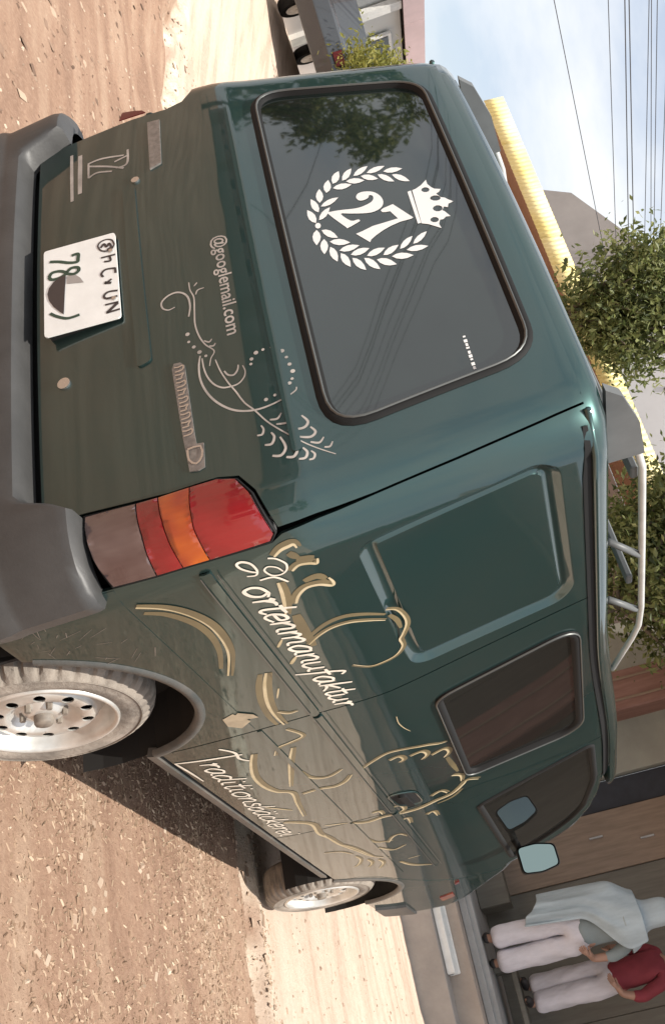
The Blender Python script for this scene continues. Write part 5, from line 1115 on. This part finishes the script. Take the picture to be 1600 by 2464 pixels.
# ================================================================ people on the porch
from mathutils import noise as mnoise
mat('skin', (.33, .19, .135), .55, var=.08, vscale=10)
mat('white_cloth', (.56, .54, .58), .9, var=.10, vscale=6, bump=.9, bscale=8, stretch=(1.6, 1.6, .6))
mat('blue_cloth', (.36, .43, .47), .9, var=.14, vscale=4, bump=.7, bscale=7, stretch=(1.8, 1.8, .5))
mat('grey_cloth', (.20, .24, .25), .85, var=.1, vscale=6, bump=.3, bscale=8)
mat('red_cloth', (.20, .028, .040), .85, var=.12, vscale=6, bump=.35, bscale=9)
mat('shoe', (.02, .018, .018), .6)
mat('hair', (.012, .010, .009), .8)
def skin_mesh(name, V, E, Rr, m, parent, root=0, sub=3):
    me = bpy.data.meshes.new(name); me.from_pydata(V, E, []); me.update()
    ob = bpy.data.objects.new(name, me); col.objects.link(ob)
    sk = ob.modifiers.new('skin', 'SKIN'); sk.use_smooth_shade = True
    for i, v in enumerate(me.skin_vertices[0].data):
        r_ = Rr[i]; v.radius = r_ if isinstance(r_, tuple) else (r_, r_); v.use_root = (i == root)
    ss = ob.modifiers.new('sub', 'SUBSURF'); ss.levels = sub; ss.render_levels = sub
    dg = bpy.context.evaluated_depsgraph_get(); nm = bpy.data.meshes.new_from_object(ob.evaluated_get(dg))
    bpy.data.objects.remove(ob); nm.name = name; nm.shade_smooth()
    if name in ('trousers', 'shirt'):          # folds and creases in the cloth
        nv = [v.normal.copy() for v in nm.vertices]; sd = random.Random(len(V) + int(parent.location.x * 50)).random() * 20
        for v, n_ in zip(nm.vertices, nv):
            c = v.co; q = Vector((c.x * 9 + sd, c.y * 9, c.z * 5 + 6 * c.x)); w_ = mnoise.noise(q) + .5 * mnoise.noise(q * 2.1)
            v.co = c + n_ * (.013 * w_)
    return link(name, nm, m, parent)
class Sk:
    def __init__(s): s.V = []; s.E = []; s.R = []
    def add(s, p, r, prev=None):
        s.V.append(tuple(p)); s.R.append(r); i = len(s.V) - 1
        if prev is not None: s.E.append((prev, i))
        return i
    def chain(s, pts, prev):
        for p, r in pts: prev = s.add(p, r, prev)
        return prev
def person(loc, rz, label, top, bottom, arms, shawl=None, leg_gap=.09, stride=0.):
    r = empty('person', loc, rz); tag(r, label, 'person')
    k = Sk(); pel = k.add((0, 0, .95), (.15, .11))
    ab = k.add((0, 0, 1.10), (.135, .10), pel); ch = k.add((0, -.01, 1.30), (.155, .11), ab); nk0 = k.add((0, 0, 1.44), (.075, .065), ch); nk = k.add((0, -.005, 1.50), .052, nk0)
    hd = k.chain([((0, -.02, 1.58), (.068, .080)), ((0, -.02, 1.66), (.074, .092)), ((0, -.01, 1.72), (.05, .06))], nk)
    k.add((0, -.125, 1.605), .012, len(k.V) - 3)                 # nose
    for sg in (-1, 1): k.add((sg * .082, 0, 1.615), .014, len(k.V) - (4 if sg < 0 else 5))
    for sg in (-1, 1):
        st = stride * sg
        k.chain([((sg * leg_gap, 0, .88), .095), ((sg * leg_gap, -.02 + st * .4, .50), .062), ((sg * leg_gap, .02 + st * .6, .12), .042), ((sg * (leg_gap + .01), -.03 + st * .6, .04), .040), ((sg * (leg_gap + .02), -.15 + st * .6, .03), .034)], pel)
        A = arms[0 if sg < 0 else 1]
        w = k.chain([((sg * .17, 0, 1.40), .062), (A[0], .047), (A[1], .036), (A[2], .028)], nk0)
        W = Vector(A[2]); d = (Vector(A[2]) - Vector(A[1])).normalized(); sd = d.cross(Vector((0, 1, 0)));
        if sd.length < .1: sd = Vector((1, 0, 0))
        sd.normalize(); pm_ = k.add(tuple(W + d * .05), (.034, .020), w)
        for f in range(4):
            o_ = sd * (.012 * (f - 1.5) * 1.4); L = (.066, .078, .072, .056)[f]
            k.chain([(tuple(W + d * .085 + o_), .010), (tuple(W + d * (.085 + L * .55) + o_ + Vector((0, -.012, 0))), .0088), (tuple(W + d * (.085 + L) + o_ + Vector((0, -.03, 0))), .0075)], pm_)
        k.chain([(tuple(W + d * .04 - sd * .035 * sg), .0105), (tuple(W + d * .085 - sd * .05 * sg), .0085)], w)
    body = skin_mesh('body', k.V, k.E, k.R, 'skin', r)
    t = Sk(); p0 = t.add((0, 0, .97), (.165, .125)); t.add((0, 0, 1.10), (.150, .112), p0)
    for sg in (-1, 1):
        st = stride * sg
        t.chain([((sg * leg_gap, 0, .84), .125), ((sg * leg_gap, -.02 + st * .4, .50), .115), ((sg * leg_gap, .01 + st * .6, .20), .112), ((sg * leg_gap, .01 + st * .6, .075), .115)], p0)
        sh = Sk(); q = sh.add((sg * leg_gap, .03 + st * .6, .05), .045); sh.chain([((sg * (leg_gap + .01), -.06 + st * .6, .045), .046), ((sg * (leg_gap + .02), -.15 + st * .6, .035), .036)], q)
        skin_mesh('shoe', sh.V, sh.E, sh.R, 'shoe', r)
    skin_mesh('trousers', t.V, t.E, t.R, bottom, r)
    s = Sk(); am = s.add((0, 0, .86), (.178, .140)); a0 = s.add((0, 0, .98), (.175, .135), am); a1 = s.add((0, 0, 1.12), (.160, .122), a0); a2 = s.add((0, -.01, 1.30), (.178, .130), a1); a3 = s.add((0, 0, 1.43), (.09, .075), a2)
    for sg in (-1, 1):
        A = arms[0 if sg < 0 else 1]; e = Vector(A[0]); w = Vector(A[1]); s.chain([((sg * .17, 0, 1.395), .075), (A[0], .060), (tuple(e.lerp(w, .55)), .052)], a3)
    skin_mesh('shirt', s.V, s.E, s.R, top, r)
    hr = Sk(); h0 = hr.add((0, .015, 1.62), (.078, .09)); hr.chain([((0, .0, 1.70), (.080, .092)), ((0, .0, 1.75), (.05, .06))], h0); skin_mesh('hair', hr.V, hr.E, hr.R, 'hair', r)
    return r
def cloth_sheet(name, rows, m, parent, thick=.008):
    V = []; F = []; n = len(rows[0])
    for q in rows: V += q
    for i in range(len(rows) - 1):
        for j in range(n - 1): F.append((i * n + j, i * n + j + 1, (i + 1) * n + j + 1, (i + 1) * n + j))
    ob = mesh_obj(name, V, F, m, parent, True); so = ob.modifiers.new('thick', 'SOLIDIFY'); so.thickness = thick; sb = ob.modifiers.new('sub', 'SUBSURF'); sb.levels = 1; sb.render_levels = 1; return ob
pa = person((.60, 9.36, .655), R(195), 'standing person in white trousers wrapped in a pale blue shawl', 'grey_cloth', 'white_cloth',
            [[(-.27, .03, 1.14), (-.25, .06, .96), (-.20, .12, .93)], [(.24, -.02, 1.14), (.16, -.16, .97), (.08, -.19, .96)]], leg_gap=.105)
pa.scale = (1.12, 1.12, 1.12)
# the shawl: over head and shoulders, falling long down one side of the back
rows = []
for i in range(17):
    t = i / 16; row = []
    xl = -.20 - .12 * sstep(t / .25) - .03 * t; xr = .20 + .06 * sstep(t / .2) - .34 * sstep((t - .14) / .36) - .07 * t
    for j in range(19):
        u = j / 18; zb = .50 + .13 * sstep((.75 - u) / .5) - .06 * u
        z = 1.50 + (zb - 1.50) * t
        if u < .32: k = u / .32; x = xl + .02; y = .17 - .33 * k; x -= .05 * math.sin(math.pi * k)
        else: k = (u - .32) / .68; x = xl + .02 + (xr - xl - .02) * k; y = -.16 - .05 * math.sin(math.pi * k)
        f_ = (.024 * math.sin(u * 21 + 3.1 * t) + .010 * math.sin(u * 47 - 4 * t + 1)) * (.25 + t)
        row.append((-(x + f_ * .4), -(y + f_), z - .03 * abs(u - .6)))
    rows.append(row)
cloth_sheet('shawl', rows, 'blue_cloth', pa)
rows = []
for z, rx, ry in ((1.80, .02, .02), (1.79, .07, .08), (1.74, .11, .125), (1.66, .122, .14), (1.57, .118, .135), (1.51, .13, .135), (1.46, .19, .16), (1.40, .26, .185), (1.32, .29, .20)):
    rows.append([((rx + .006 * math.sin(9 * a_)) * math.cos(a_), ry * math.sin(a_) + .015, z) for a_ in [R(-38 + 256 * k / 16) for k in range(17)]])
cloth_sheet('shawl_hood', rows, 'blue_cloth', pa)
pb = person((1.04, 9.95, .90), R(-25), 'standing person in a dark red shirt and white trousers beside the pale blue shawl', 'red_cloth', 'white_cloth',
            [[(-.26, .02, 1.14), (-.24, -.10, .98), (-.20, -.16, .96)], [(.27, .0, 1.14), (.25, -.10, .96), (.22, -.17, .93)]], leg_gap=.085)
pb.scale = (1.06, 1.06, 1.06)
bx_ = empty('porch_plinth', (1.2, 9.95, .655)); tag(bx_, 'dark raised wooden plank stand under the person in dark red', 'stand')
cpart('top', 'olive_wood', bx_, (.66, 1.9, 9.72, 10.2, .84, .895), bevel=.006)
for x in (.72, 1.78):
    for y in (9.76, 10.12): cpart('leg', 'olive_wood', bx_, (x, x + .05, y, y + .05, .657, .838), bevel=.003)
